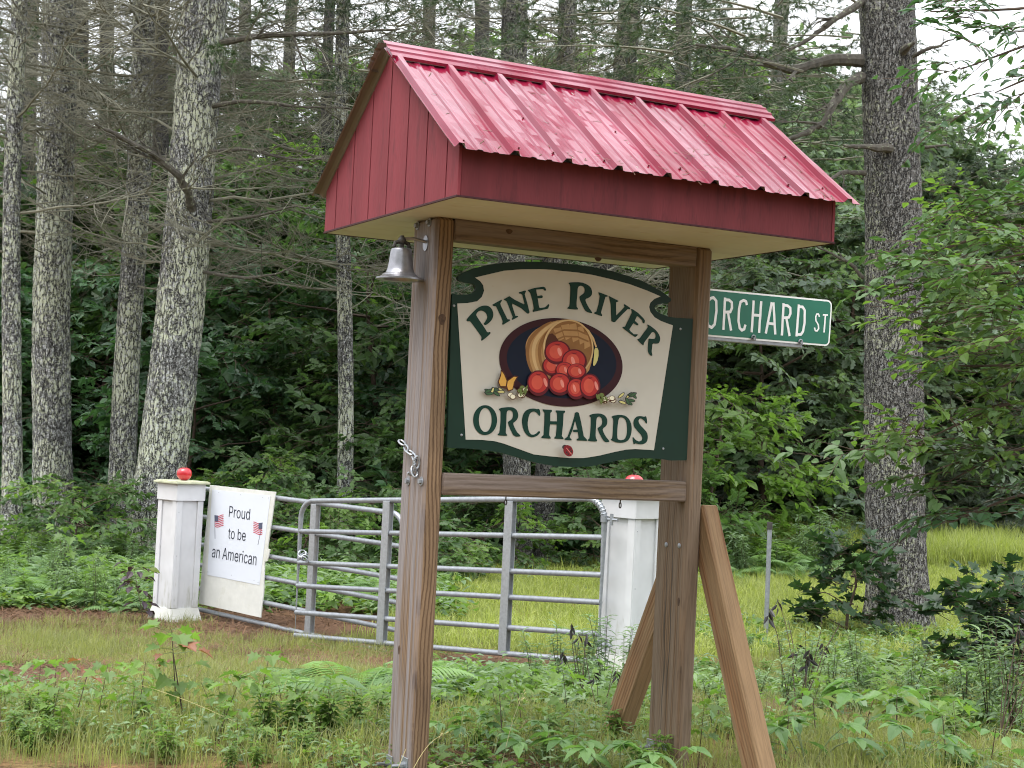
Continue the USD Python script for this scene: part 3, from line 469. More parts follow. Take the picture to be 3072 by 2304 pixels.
def apple_pic(cx, cy, rx, ry, hx):
    art('apple', pe(cx, cy, rx, ry), 'art_wine'); art('apple', pe(cx - 4, cy - 12, rx * .86, ry * .82), 'art_red'); art('apple', pe(cx - .12 * rx, cy - .05 * ry, rx * .5, ry * .55), 'art_red_light')
    art('apple', pp([(cx - .3 * rx, cy - .75 * ry), (cx, cy - .55 * ry), (cx + .3 * rx, cy - .75 * ry), (cx, cy - .68 * ry)], 1), 'art_red_dark'); art('apple', pe(cx + hx * rx, cy - .05 * ry, rx * .14, ry * .36, rot=-.3), 'art_pink')
for a in ((1000, 745, 140, 130, .4), (1060, 565, 175, 160, .15), (1280, 685, 168, 165, -.1), (1150, 800, 120, 110, .1), (1310, 820, 130, 110, .3), (1085, 985, 150, 150, .2), (800, 970, 148, 170, .62), (1300, 1045, 125, 142, -.2), (1480, 1015, 136, 170, .62)): apple_pic(*a)
art('butterfly_edge', pp([(300, 795), (340, 820), (385, 930), (480, 870), (530, 880), (485, 960), (460, 1060), (400, 1085), (370, 1050), (280, 1020), (258, 950), (285, 880)], 0), 'art_brown')
art('butterfly_wing', pp([(308, 815), (340, 860), (372, 940), (362, 1010), (295, 1010), (270, 950), (298, 880)], 0), 'art_yellow'); art('butterfly_wing', pp([(390, 945), (470, 888), (508, 890), (470, 955), (450, 1050), (400, 1068), (378, 1010)], 0), 'art_yellow')
rr_ = np.random.default_rng(3)
for cx, cy, flip in ((360, 1100, 1), (1820, 1170, -1)):
    for k in range(9):                                   # leaves at the outer end, blossoms towards the oval
        x, y = cx - flip * rr_.uniform(40, 240), cy + rr_.uniform(-75, 75) * .8; a = rr_.uniform(-1.2, 1.2)
        art('sprig_leaf', pe(x, y, 58, 22, rot=a, n=12), 'black_art'); art('sprig_leaf', pe(x, y, 47, 14, rot=a, n=12), 'art_leaf' if k % 3 else 'art_straw')
    for k in range(8):
        x, y = cx + flip * rr_.uniform(40, 270), cy + rr_.uniform(-70, 80); art('blossom', pe(x, y, 42, 36, n=12), 'art_brown'); art('blossom', pe(x - 3, y - 3, 33, 28, n=12), 'art_blossom' if k % 4 else 'art_olive')
    for k in range(5):
        x, y = cx + flip * rr_.uniform(150, 280), cy + rr_.uniform(-80, 80); art('sprig_leaf', pe(x, y, 40, 12, rot=rr_.uniform(.8, 2.2), n=10), 'art_olive')
art('ladybug_head', ell(C_, 1955, 1165, 42, 38), 'black_art'); art('ladybug_body', ell(C_, 2012, 1225, 76, 98, rot=-.45), 'art_red_dark'); art('ladybug_line', Polygon(pl(C_, [(1975, 1180), (1982, 1174), (2070, 1282), (2062, 1288)])), 'art_pink')
for x, y in ((1985, 1250), (2040, 1195), (2010, 1280), (2062, 1235)): art('ladybug_spot', ell(C_, x, y, 13, 15, n=10), 'black_art')
for o, x, y in ((A_, 175, 870), (B_, 2050, 1255), (C_, 300, 968), (D_, 1765, 1195)):
    p = pl(o, [(x, y)])[0]; s = trimesh.creation.icosphere(2, .006); s.apply_scale([1, .5, 1]); s.apply_translation([p[0], YB - .001, p[1]]); obj('screw', s, 'galvanized', BD)

# chain on the left post
CHX = P1 - .016
CH = thing('chain', 'short galvanized chain hanging on the left timber post of the roofed sign', 'chain', (SA[0], SA[1], 0), SYAW)
ck = [(1206, 1328), (1219, 1345), (1231, 1358), (1243, 1372), (1250, 1387), (1241, 1402), (1243, 1415)]
pts = [hit(x, y, 0, CHX) for x, y in ck]
for k, p in enumerate(pts):
    q = pts[min(k + 1, len(pts) - 1)]; r_ = pts[max(k - 1, 0)]; d = np.array(q) - r_; d /= np.linalg.norm(d); nn = np.array([1., 0, 0]) if k % 2 else np.cross(d, [1., 0, 0]); bb = np.cross(nn, d)
    a = np.linspace(0, 2 * PI, 17); link = p + np.outer(np.cos(a) * .026, d) + np.outer(np.sin(a) * .013, bb); obj('link', tube(link, .0045, 6, False), 'galvanized_bright', CH)
p = hit(1243, 1424, 0, P1); obj('eye_bolt', tube([[P1 + .002, p[1], p[2]], [P1 - .02, p[1], p[2]], [P1 - .03, p[1], p[2] + .008]], .006, 8), 'galvanized', CH)

# bell on its bracket
bc = hit(1203, 780, 1, PY + .12); BL = thing('bell', 'small pewter grey bell on an iron bracket under the red roof', 'bell', (SA[0], SA[1], 0), SYAW)
bx, by = bc[0], PY + .12; zt, zb = hit(1208, 745, 1, by)[2], hit(1202, 838, 1, by)[2]; Hb = zt - zb; rb_ = .103
pr = [(.001, Hb), (.03, Hb), (.042, Hb * .97), (.046, Hb * .9), (.049, Hb * .7), (.052, Hb * .5), (.056, Hb * .33), (.063, Hb * .2), (.073, Hb * .15), (.076, Hb * .135), (.078, Hb * .11), (.092, Hb * .04), (rb_, .004), (rb_, -.003), (.079, -.001), (.06, Hb * .15), (.042, Hb * .45), (.034, Hb * .9), (.001, Hb * .94)]
obj('bell_body', lathe(pr, 48), 'pewter', BL, T(bx, by, zb), smooth=40)
cl = MB(); cl.add(*tube([[bx, by, zb + Hb * .9], [bx + .003, by, zb + .03]], .004, 6)); cl.tm(trimesh.creation.icosphere(2, .012), T(bx + .003, by, zb + .022)); obj('clapper', cl.get(), 'dark_iron', BL)
zk = hit(1210, 735, 1, by)[2]; yk = MB(); yk.add(*tube([[bx - .035, by, zt + .004], [bx - .03, by, zt + .022], [bx, by, zt + .03], [bx + .03, by, zt + .022], [bx + .035, by, zt + .004]], .009, 8)); yk.tm(trimesh.creation.icosphere(2, .018), T(bx, by, zt + .033)); yk.tm(bxm(bx - .008, by - .008, zt - .002, bx + .008, by + .008, zt + .055)); obj('yoke', yk.get(), 'dark_iron', BL)
br = MB(); br.add(*tube([[bx, by, zt + .04], [bx + .05, by - .01, zt + .045], [P1, by - .02, zt + .035]], .007, 8)); M = np.eye(4); M[:3, :3] = [[0, 0, 1], [0, 1, 0], [-1, 0, 0]]; M[:3, 3] = [P1 - .002, by - .02, zt + .03]; cyl = trimesh.creation.cylinder(.026, .004, sections=24); cyl.apply_scale([1.3, 1, 1]); br.tm(cyl, M); obj('bracket', br.get(), 'pewter', BL)

# street name blade bolted behind the right post
ST = thing('street_sign', 'green street name sign reading ORCHARD ST with a white border', 'street sign', (SA[0], SA[1], 0), SYAW)
YS = PY + DP + .03
def ps(pts): return [(lambda p: (p[0], p[2]))(hit(2120 + x / 5.53, 850 + y / 5.53, 1, YS)) for x, y in pts]
tr, brr, tl, bl = ps([(2085, 283), (2035, 1045), (120, 95), (85, 885)]); dx = .17
tlx = (tl[0] - dx, tl[1] + (tl[1] - tr[1]) / (tl[0] - tr[0]) * -dx); blx = (bl[0] - dx, bl[1] + (bl[1] - brr[1]) / (bl[0] - brr[0]) * -dx)
bl_poly = Polygon([tlx, tr, brr, blx]); bl_poly = bl_poly.buffer(-.03).buffer(.03)
def slab2(poly, t, y):
    e = ext(poly, t); v = np.array(e.vertices) @ MB_[:3, :3].T; v[:, 1] += y; return v, np.array(e.faces)
bl_o = obj('blade', slab2(bl_poly, .003, YS + .003), 'street_white', ST); obj('green_field', slab2(bl_poly.buffer(-.0085, join_style=1), .0006, YS - .0001), 'street_green', bl_o)
stx = lambda pts: Polygon(ps(pts))
def stroke(pts, w): return LineString(ps(pts)).buffer(w, cap_style=2, join_style=1)
W_ = .0068
R_ = lambda x, y: unary_union([stroke([(x + 28, y), (x, y + 535)], W_), stroke([(x + 26, y + 33), (x + 95, y + 40), (x + 140, y + 80), (x + 142, y + 170), (x + 115, y + 235), (x + 20, y + 242)], W_), stroke([(x + 75, y + 245), (x + 128, y + 545)], W_)])
for nm, g in (('O', stroke([(60, 250), (110, 235), (155, 290), (160, 450), (130, 680), (80, 735), (20, 700), (0, 500), (20, 300), (60, 250)], W_)), ('R', R_(275, 238)), ('C', stroke([(665, 360), (650, 300), (610, 282), (560, 310), (535, 420), (525, 620), (545, 740), (580, 778), (620, 760), (640, 685)], W_)),
              ('H', unary_union([stroke([(778, 285), (744, 812)], W_), stroke([(903, 295), (866, 822)], W_), stroke([(765, 525), (890, 535)], W_)])), ('A', unary_union([stroke([(1078, 312), (978, 832)], W_), stroke([(1105, 315), (1135, 848)], W_), stroke([(1030, 665), (1120, 675)], W_)])), ('R', R_(1245, 330)),
              ('D', unary_union([stroke([(1528, 352), (1488, 880)], W_), stroke([(1520, 385), (1590, 392), (1625, 450), (1622, 650), (1595, 800), (1560, 850), (1490, 848)], W_)])), ('S', stroke([(1870, 555), (1850, 510), (1825, 510), (1805, 560), (1810, 620), (1850, 690), (1855, 750), (1830, 790), (1800, 785), (1785, 735)], .0042)), ('T', unary_union([stroke([(1925, 522), (2010, 526)], .0042), stroke([(1968, 520), (1945, 815)], .0046)]))):
    obj('letter', slab2(g.intersection(bl_poly), .0006, YS - .0009), 'street_white', bl_o)
ra, rbp = ps([(85, 930), (1600, 1015)]); obj('rail', bxm(ra[0] - .12, YS + .004, -.012, ra[0] + (rbp[0] - ra[0]), YS + .022, .012, .004), 'galvanized', ST, T(0, 0, (ra[1] + rbp[1]) / 2))
for x, y in ((765, 915), (1545, 985)):
    q = ps([(x, y)])[0]; a = np.linspace(-.6, PI + .6, 12); b = MB(); b.add(*tube(np.stack([q[0] + .012 * np.cos(a), np.full(12, YS - .006), q[1] + .016 * np.sin(a)], 1), .0035, 6)); b.tm(trimesh.creation.cylinder(.006, .02, sections=8), np.array([[1, 0, 0, q[0]], [0, 0, -1, YS - .004], [0, 1, 0, q[1]], [0, 0, 0, 1.]])); obj('clip', b.get(), 'galvanized', ST)
obj('mount', bxm(P2 + .01, PY + DP, ra[1] - .03, P2 + .075, YS + .005, ra[1] + .03, .003), 'galvanized', ST)

# ------------------------------------------------------------------ white gate pillars with apples
def pillar(label, x, y, top, yaw, hgt=1.52, w=.33):
    t = thing('gate_pillar', label, 'pillar', (x, y, top - hgt), yaw); h = w / 2
    obj('core', bxm(-h + .012, -h + .012, .02, h - .012, h - .012, hgt - .03, .002), 'white_paint', t)
    for k in range(4):
        M = RZ(k * PI / 2)
        for sx in (-1, 1):
            x0, x1 = (-h - .001 * (k % 2), -h + .072) if sx < 0 else (h - .072, h + .001 * (k % 2))
            obj('corner_board', bxm(x0 + .002, -h - .004, .21, x1 - .002, -h + .0115, hgt - .205, .002), 'white_paint', t, M)
        obj('frieze_board', bxm(-h - .012 + .001 * (k % 2), -h - .014, hgt - .203, h + .012 - .001 * (k % 2), -h + .002, hgt - .032, .003), 'white_paint', t, M)
        a, b = h + .052, h + .004                                   # skirt board flares out at the foot, its lower edge rotted
        xs_ = np.linspace(-1, 1, 15); lowz = .0 + .05 * (meshkit.fbm(np.stack([xs_ * 2 + k * 7 + x * 3, xs_ * 0, xs_ * 0], 1), 3, 4))
        lowz += np.where((xs_ < -.35) & (k == 3), .12, 0)
        v = np.vstack([np.stack([xs_ * (a - .03 * (lowz / .2)), -a + .24 * lowz, lowz], 1), np.stack([xs_ * b, np.full(15, -b), np.full(15, .208)], 1)]); i = np.arange(14)
        v = np.vstack([v, v + [0, .014, 0]]); f = np.vstack([np.stack([i, i + 1, i + 16, i + 15], 1), np.stack([i + 30, i + 45, i + 46, i + 31], 1), np.stack([i, i + 30, i + 31, i + 1], 1), np.stack([i + 15, i + 16, i + 46, i + 45], 1)])
        obj('skirt_board', (v, f), 'white_board', t, M)
    obj('cap_board', bxm(-h - .045, -h - .045, hgt - .03, h + .045, h + .045, hgt - .008, .004), 'cap_board', t)
    obj('cap_board', bxm(-h - .03, -h - .03, hgt - .0085, h + .03, h + .03, hgt, .003), 'cap_board', t)
    for k in range(4):
        for zz in (.3, .75, 1.2):
            s = trimesh.creation.icosphere(1, .004); obj('nail', s, 'galvanized', t, RZ(k * PI / 2) @ T(-h + .03, -h - .004, zz))
    return t
LPX, LPY, LPT = gx(379, 16.1), 16.1, .875
RPX, RPY, RPT = gx(1349, 12.35), 12.35, 1.10
pillar('white wooden gate pillar with peeling foot left of the poster board', LPX, LPY, LPT, .82)
pillar('clean white wooden gate pillar behind the right leg of the roofed sign', RPX, RPY, RPT, .80, 1.5, .335)
def apple(label, x, y, z, r):
    a = thing('apple', label, 'apple', (x, y, z), .4); t = np.linspace(-PI / 2 + .12, PI / 2 - .1, 18)
    pr = [(max(.004, r * math.cos(q) ** .85 * (1 + .06 * math.sin(q))), r * (.88 + .88 * math.sin(q)) - (.12 * r if abs(q) > 1.35 else 0)) for q in t]; pr = [(.002, .16 * r)] + pr + [(.002, r * 1.5)]
    obj('fruit', lathe(pr, 32), 'apple_red', a, smooth=60); obj('stem', tube([[0, 0, 1.5 * r], [.01, 0, 1.72 * r], [.022, .005, 1.88 * r]], [.006, .005, .007], 6), 'brown_stem', a)
apple('glossy red apple ornament on the left gate pillar', LPX + .02, LPY, LPT, .078)
apple('red apple ornament peeking over the lower beam on the right gate pillar', RPX, RPY, RPT, .08)

# ------------------------------------------------------------------ tubular steel gates
GL = (at(418, 1175, 16.45)[:2], at(866, 1250, 14.0)[:2]); GR = (at(1300, 1250, 12.16)[:2], at(645, 1215, 14.5)[:2])
LEVELS = [0, .215, .465, .68, .975, 1.27]
def gate(label, hinge, free, zh, zf, uprights):
    d = free - hinge; L = np.linalg.norm(d); rz = math.atan2(d[1], d[0]); g = thing('metal_gate', label, 'gate', (*hinge, 0), rz)
    zz = lambda u, lv: zh + (zf - zh) * u / L + lv
    r = .0245
    def corner(u0, z0, du, dz, rad=.16, n=7): a = np.linspace(0, PI / 2, n); return [(u0 + du * rad * (1 - math.cos(q)), z0, q) for q in a]
    top = []; R0 = .17
    q = np.linspace(0, PI / 2, 9)
    path_ = [(0, zz(0, 0) - .03)] + [(0, zz(0, 1.27) - R0)] + [(R0 * (1 - math.cos(a)), zz(0, 1.27) - R0 + R0 * math.sin(a)) for a in q[1:]] + [(L - R0 + R0 * math.sin(a), zz(L, 1.27) - R0 + R0 * math.cos(a)) for a in q] + [(L, zz(L, 0) - .03)]
    obj('frame', tube([(u, 0, z) for u, z in path_], r, 12), 'galvanized', g, smooth=50)
    for lv in LEVELS[:-1]:
        us = np.linspace(.0, L, 10); obj('rail', tube([(u, 0, zz(u, lv)) for u in us], r * .96, 10), 'galvanized', g, smooth=50)
    for u in uprights:
        m = bxm(-.042, -.030, 0, .042, -.024, 1.27, .002); v = np.array(m.vertices); v[:, 2] += zz(u, 0) - .012; v[:, 0] += u
        v2 = v.copy(); v2[:, 1] = -v2[:, 1]; s = MB(); s.add(v, m.faces); s.add(v2, np.array(m.faces)[:, ::-1]); obj('upright', s.get(), 'galvanized_bright', g)
    for lv in (.14, 1.12):
        h = MB(); h.add(*tube([(-.13, 0, zz(0, lv)), (0, 0, zz(0, lv)), (.03, 0, zz(0, lv))], .011, 8)); h.tm(trimesh.creation.cylinder(.032, .05, sections=14), T(0, 0, zz(0, lv))); h.tm(trimesh.creation.cylinder(.014, .09, sections=8), T(-.07, 0, zz(0, lv))); obj('hinge', h.get(), 'galvanized', g)
    s = MB()                                                     # coiled safety wrap at the bend
    for k in range(6): a = .35 + k * .15; s.add(*tube([(R0 * (1 - math.cos(a)) + .027 * math.cos(b) * math.cos(a), .027 * math.sin(b), zz(0, 1.27) - R0 + R0 * math.sin(a) - .027 * math.cos(b) * math.sin(a) * 1.0) for b in np.linspace(0, 2 * PI, 10)], .004, 5, False))
    obj('wrap', s.get(), 'galvanized_bright', g)
    return g, L, rz
g1, L1, rz1 = gate('galvanized tube gate hung on the left pillar with a poster board', GL[0], GL[1], -.48, -.52, (2.1,))
g2, L2, rz2 = gate('galvanized tube gate hung on the right pillar behind the sign legs', GR[0], GR[1], -.235, -.46, (.98, 2.42))
def hitp(ox, oy, p0, nrm): d = ray(ox, oy); t = ((np.array(p0) - CAMP) @ nrm) / (d @ nrm); return CAMP + d * t
gd = (GL[1] - GL[0]) / L1; gn = np.array([gd[1], -gd[0], 0]); 
def pb(x, y, off=.047):
    p0 = np.array([*GL[0], 0]) + gn * off; p = hitp(560 + x / 3.457, 1400 + y / 3.457, p0, gn); q = p[:2] - GL[0]; return (q @ gd, p[2])
PB = thing('poster_board', 'off-white plywood board wired to the left metal gate', 'board', (*GL[0], 0), rz1)
def slab3(poly, t, y): e = ext(poly, t); v = np.array(e.vertices) @ MB_[:3, :3].T; v[:, 1] += y; return v, np.array(e.faces)
bq = [pb(240, 190), pb(575, 226), pb(920, 262), pb(878, 560), pb(835, 850), pb(862, 858), pb(835, 978), pb(806, 985), pb(795, 1300), pb(765, 1565), pb(440, 1492), pb(122, 1420)]
obj('plywood_sheet', slab3(Polygon(bq), .012, -.034), 'white_board', PB)
PO = thing('poster', 'white poster with small flags reading Proud to be an American', 'poster', (*GL[0], 0), rz1)
obj('sheet', slab3(Polygon([pb(265, 237), pb(870, 300), pb(755, 1228), pb(215, 1122)]), .002, -.0465), 'poster_white', PO)
for text, bl_, br_, tl_ in (('Proud', (432, 518), (655, 552), (440, 405)), ('to be', (430, 742), (612, 770), (437, 632)), ('an American', (258, 935), (722, 1022), (268, 818))):
    m = meshkit.text_mesh(text, 1., .0012); v = np.array(m.vertices); w = v[:, 0].max(); b0, b1, t0 = (np.array(pb(*q)) for q in (bl_, br_, tl_))
    P = b0 + np.outer(v[:, 0] / w, b1 - b0) + np.outer(v[:, 1], t0 - b0); vv = np.stack([P[:, 0], -.0488 - v[:, 2], P[:, 1]], 1); obj('line_of_text', (vv, np.array(m.faces)), 'print_black', PO)
def flag(cx, cy, s):
    f = thing('flag_print', None, None, parent=path(PO)) if False else None
    b = MB()
    for k in range(7):
        xs_ = np.linspace(0, 1, 9); x = cx + s * (xs_ * 92); y = cy + k * 18 + 9 * np.sin(xs_ * 5) - (4 if s > 0 else -20) * xs_ * 0 + (s < 0) * 16 - (s < 0) * xs_ * 6
        lo_ = [pb(a, c) for a, c in zip(x, y)]; hi_ = [pb(a, c + 9) for a, c in zip(x, y)]; e = slab3(Polygon(lo_ + hi_[::-1]), .001, -.0488); b.add(*e)
    obj('flag_stripe', b.get(), 'flag_red', PO)
    obj('flag_canton', slab3(Polygon([pb(cx, cy - 3 + (s < 0) * 16), pb(cx + s * 38, cy + 2 + (s < 0) * 14), pb(cx + s * 38, cy + 66 + (s < 0) * 12), pb(cx, cy + 62 + (s < 0) * 14)]), .001, -.0494), 'flag_blue', PO)
    obj('flag_staff', slab3(LineString([pb(cx + (s < 0) * 2, cy + (s < 0) * 14), pb(cx + (4 if s > 0 else -45), cy + 240)]).buffer(.003), .001, -.0488), 'flag_blue', PO)
flag(292, 505, 1); flag(786, 568, -1)
for x, y in ((335, 268), (560, 292), (790, 318), (850, 325), (222, 1092), (468, 1125), (700, 1180), (742, 1200)):
    p = pb(x, y); obj('staple', bxm(p[0] - .005, -.0500, p[1] - .002, p[0] + .005, -.0478, p[1] + .003, .0005), 'galvanized', PO)
# chain tie where the gates meet
tw = at(652, 1196, 14.35); tc = MB()
for k in range(5): a = np.linspace(0, 2 * PI, 12); tc.add(*tube(tw + np.stack([.035 * np.cos(a) + .008 * k, .035 * np.sin(a), .03 * np.sin(a + k) - .012 * k], 1), .006, 5, False))
tag(obj('chain_tie', tc.get(), 'galvanized_bright'), 'small bright chain tie knotted at the meeting of the two gates', 'chain')
# plain pipe post in the field
pp0 = np.array([gx(1652, 17.), 17., 0]); pz = float(H(pp0[0], pp0[1])); ptop = at(1663, 1130, 17.)
po_ = thing('pipe_post', 'thin grey metal pipe standing in the grass left of the big pine', 'post', (pp0[0], pp0[1], pz)); hh = ptop[2] - pz; lx = (ptop[0] - pp0[0])
obj('pipe', tube([(0, 0, -.2), (lx, 0, hh)], .026, 12), 'galvanized', po_); obj('cap', tube([(lx * .97, 0, hh - .07), (lx, 0, hh + .012)], .031, 12), 'dark_iron', po_)

# ------------------------------------------------------------------ kinds of foliage (abstract; copied below)
stage.CreateClassPrim('/World/Kinds'); KD = '/World/Kinds'
def unit(v): return v / np.maximum(np.linalg.norm(v, axis=-1, keepdims=True), 1e-9)
def leafmesh(mb, p, d, nrm, L, W, shape='oval', droop=.15):
    d = unit(np.array(d)); nrm = np.array(nrm) - d * (np.array(nrm) @ d); nrm = unit(nrm); s = np.cross(d, nrm)
    if shape == 'oval': o = [(0, 0), (.22, .36), (.5, .5), (.78, .3), (1, 0), (.78, -.3), (.5, -.5), (.22, -.36)]
    elif shape == 'lance': o = [(0, 0), (.35, .5), (.7, .36), (1, 0), (.7, -.36), (.35, -.5)]
    elif shape == 'lobed': o = [(0, 0), (.2, .14), (.3, .4), (.42, .22), (.55, .52), (.66, .24), (.8, .36), (1, 0), (.8, -.36), (.66, -.24), (.55, -.52), (.42, -.22), (.3, -.4), (.2, -.14)]
    elif shape == 'maple': o = [(.0, .03), (-.08, .30), (.10, .26), (.16, .58), (.33, .40), (.62, .56), (.55, .27), (.74, .22), (1, 0), (.74, -.22), (.55, -.27), (.62, -.56), (.33, -.40), (.16, -.58), (.10, -.26), (-.08, -.30), (0, -.03)]
    else: o = [(0, 0), (.4, .5), (1, 0), (.4, -.5)]
    o = np.array(o); t = o[:, 0]
    v = p + np.outer(t * L, d) + np.outer(o[:, 1] * W, s) + np.outer(np.abs(o[:, 1]) * W * .35 - droop * L * t ** 2, nrm); c = p + d * L * .45 - nrm * droop * L * .2
    n = len(v); i = np.arange(n); mb.add(np.vstack([v, c]), np.stack([i, (i + 1) % n, np.full(n, n)], 1))
def spray(name, m, n, L, lw, shape, seed, stem='brown_stem', flat=.35, side=5):
    r = np.random.default_rng(seed); lb, sb = MB(), MB(); twigs = [(np.zeros(3), np.array([1., 0, .12]), L)]
    for k in range(side): t = .2 + .7 * k / side; sg = 1 if k % 2 else -1; twigs.append((np.array([L * t, 0, .02]), unit(np.array([.75, sg * .8, r.uniform(-.1, .25)])), L * r.uniform(.35, .6)))
    for p0, d, l in twigs:
        a = np.linspace(0, 1, 5); sb.add(*tube(p0 + np.outer(a * l, d) + np.outer(-.1 * l * a ** 2, [0, 0, 1]), np.linspace(.004, .0015, 5), 3, False))
    for k in range(n):
        p0, d, l = twigs[r.integers(0, len(twigs))]; t = r.uniform(.15, 1); p = p0 + d * l * t - np.array([0, 0, .1 * l * t * t]); sd = np.cross(d, [0, 0, 1.]) * r.choice([-1, 1]); q = unit(d * r.uniform(.3, 1) + sd * r.uniform(.2, 1) + r.normal(0, .2, 3) + [0, 0, -.15])
        nn = unit(np.array([r.normal(0, flat), r.normal(0, flat), 1])); s = r.uniform(.7, 1.2); leafmesh(lb, p, q, nn, lw[0] * s, lw[1] * s, shape, r.uniform(0, .3))
    x = UsdGeom.Xform.Define(stage, f'{KD}/{name}'); obj('leaf', lb.get(), m, x.GetPrim()); obj('twig', sb.get(), stem, x.GetPrim()); return f'{KD}/{name}'
SPR = {}
for m in ('leaf_dark', 'leaf_mid', 'leaf_bright', 'leaf_pale'):
    SPR[m] = [spray(f'spray_{m}_{k}', m, 34, .75, (.15, .085), 'lobed' if k != 1 else 'oval', 11 + k, flat=.45) for k in range(3)]
SPR['beech'] = [spray(f'spray_beech_{k}', ('leaf_mid', 'leaf_bright', 'leaf_mid')[k], 22, .62, (.105, .058), 'oval', 31 + k, flat=.25) for k in range(3)]
SPR['beech_dark'] = [spray(f'spray_beech_dark_{k}', 'leaf_dark', 20, .6, (.10, .055), 'oval', 41 + k, flat=.25) for k in range(2)]
def bough(name, m, seed, L=1.1, tufts=13, nn=16, nl=.095, w=.0042):
    r = np.random.default_rng(seed); lb, sb = MB(), MB(); a = np.linspace(0, 1, 6); main = np.outer(a * L, [1, 0, .08]) - np.outer(.12 * L * a ** 2, [0, 0, 1]); sb.add(*tube(main, np.linspace(.012, .003, 6), 4, False)); ends = []
    for k in range(tufts):
        t = r.uniform(.2, 1); p = main[0] + np.array([L * t, 0, .08 * L * t - .12 * L * t * t]); q = unit(np.array([r.uniform(.3, 1), r.normal(0, .8), r.normal(0, .25)])); l = r.uniform(.12, .35) * L * .7; e = p + q * l; sb.add(*tube([p, (p + e) / 2 - [0, 0, .01], e], [.004, .003, .002], 3, False)); ends.append((e, q)); ends.append(((p + e) / 2, q))
    for e, q in ends:
        for j in range(nn):
            dd = unit(q * r.uniform(.2, 1.2) + r.normal(0, .6, 3)); s = unit(np.cross(dd, r.normal(0, 1, 3))) * w; l = nl * r.uniform(.7, 1.2); lb.add([e - s, e + s, e + dd * l - [0, 0, .01]], [[0, 1, 2]])
    x = UsdGeom.Xform.Define(stage, f'{KD}/{name}'); obj('needle', lb.get(), m, x.GetPrim()); obj('twig', sb.get(), 'dead_twig', x.GetPrim()); return f'{KD}/{name}'
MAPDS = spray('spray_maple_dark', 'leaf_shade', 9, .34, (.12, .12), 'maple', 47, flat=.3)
BOU = [bough(f'bough_{k}', 'needle', 50 + k) for k in range(3)]; BOUP = [bough(f'bough_pale_{k}', 'needle_pale', 60 + k, w=.006) for k in range(2)]
def deadbranch(name, seed, L=1., m='dead_twig', twigs=20, thick=.0075):
    r = np.random.default_rng(seed); b = MB(); a = np.linspace(0, 1, 9)
    zc = r.uniform(-.25, .1); wob = np.cumsum(r.normal(0, .012, (9, 3)), 0) * L; main = np.outer(a * L, [1, 0, .05]) + np.outer(L * (zc * a + r.uniform(.0, .3) * a ** 2.2), [0, 0, 1]) + wob; b.add(*tube(main, np.linspace(thick, thick * .2, 9), 5, False))
    for k in range(twigs):
        t = r.uniform(.15, 1.); i = t * 8; i0 = min(int(i), 7); p = main[i0] + (main[i0 + 1] - main[i0]) * (i - i0); q = unit(np.array([r.uniform(.4, 1.1), r.choice([-1, 1]) * r.uniform(.3, 1), r.normal(.05, .35)])); l = L * r.uniform(.15, .5) * (1.2 - t * .5); aa = np.linspace(0, 1, 5)
        pts = p + np.outer(aa * l, q) + np.outer(l * r.uniform(-.1, .25) * aa ** 2, [0, 0, 1]) + np.cumsum(r.normal(0, .012, (5, 3)), 0) * l; b.add(*tube(pts, np.linspace(thick * .42, thick * .16, 5), 3, False))
        for j in range(r.integers(2, 5)):
            u = r.uniform(.3, 1); p2 = pts[0] + (pts[-1] - pts[0]) * u; q2 = unit(q + r.normal(0, .7, 3)); l2 = l * r.uniform(.2, .55); b.add(*tube([p2, p2 + q2 * l2 * .5 + r.normal(0, .02, 3) * l2, p2 + q2 * l2 + [0, 0, .08 * l2]], [thick * .2, thick * .16, thick * .1], 3, False))
    x = UsdGeom.Xform.Define(stage, f'{KD}/{name}'); obj('wood', b.get(), m, x.GetPrim()); return f'{KD}/{name}'
DB = [deadbranch(f'deadbranch_{k}', 70 + k) for k in range(7)]

# ------------------------------------------------------------------ pines
def trunk_mesh(r0, r1, h, flare, lean, seed, n=56, dz=.12, bulge=.06, ridge=.035):
    zz = np.r_[np.arange(-.3, min(h, 13), dz), np.arange(13, h + .1, .8)]; th = np.arange(n) / n * 2 * PI; Z, TH = np.meshgrid(zz, th, indexing='ij'); r = r0 + (r1 - r0) * np.clip(Z, 0, h) / h
    lob = .5 + .5 * np.cos(TH * 5 + seed) * np.cos(TH * 2 + seed * 2); r = r + flare * np.exp(-np.maximum(Z, 0) / .38) * (.55 + .8 * lob)
    P = np.stack([np.cos(TH) * 2.2, np.sin(TH) * 2.2, Z * .8], -1); r = r * (1 + bulge * (meshkit.fbm(P + seed * 13, 3, seed) - .5) * 2)
    q = np.stack([np.cos(TH) * r0 * 26, np.sin(TH) * r0 * 26, Z * 7.], -1); r = r + ridge * r0 / .3 * (np.abs(meshkit.fbm(q + seed * 3, 3, seed + 5) - .5) * 2 - .25)
    sw = .04 * np.sin(Z * .7 + seed); X = lean[0] * Z + r * np.cos(TH) + sw; Y = lean[1] * Z + r * np.sin(TH); v = np.stack([X, Y, Z], -1).reshape(-1, 3); k = len(zz)
    i, j = np.meshgrid(np.arange(k - 1), np.arange(n), indexing='ij'); i, j = i.ravel(), j.ravel(); j2 = (j + 1) % n; return v, np.stack([i * n + j, i * n + j2, (i + 1) * n + j2, (i + 1) * n + j], 1)
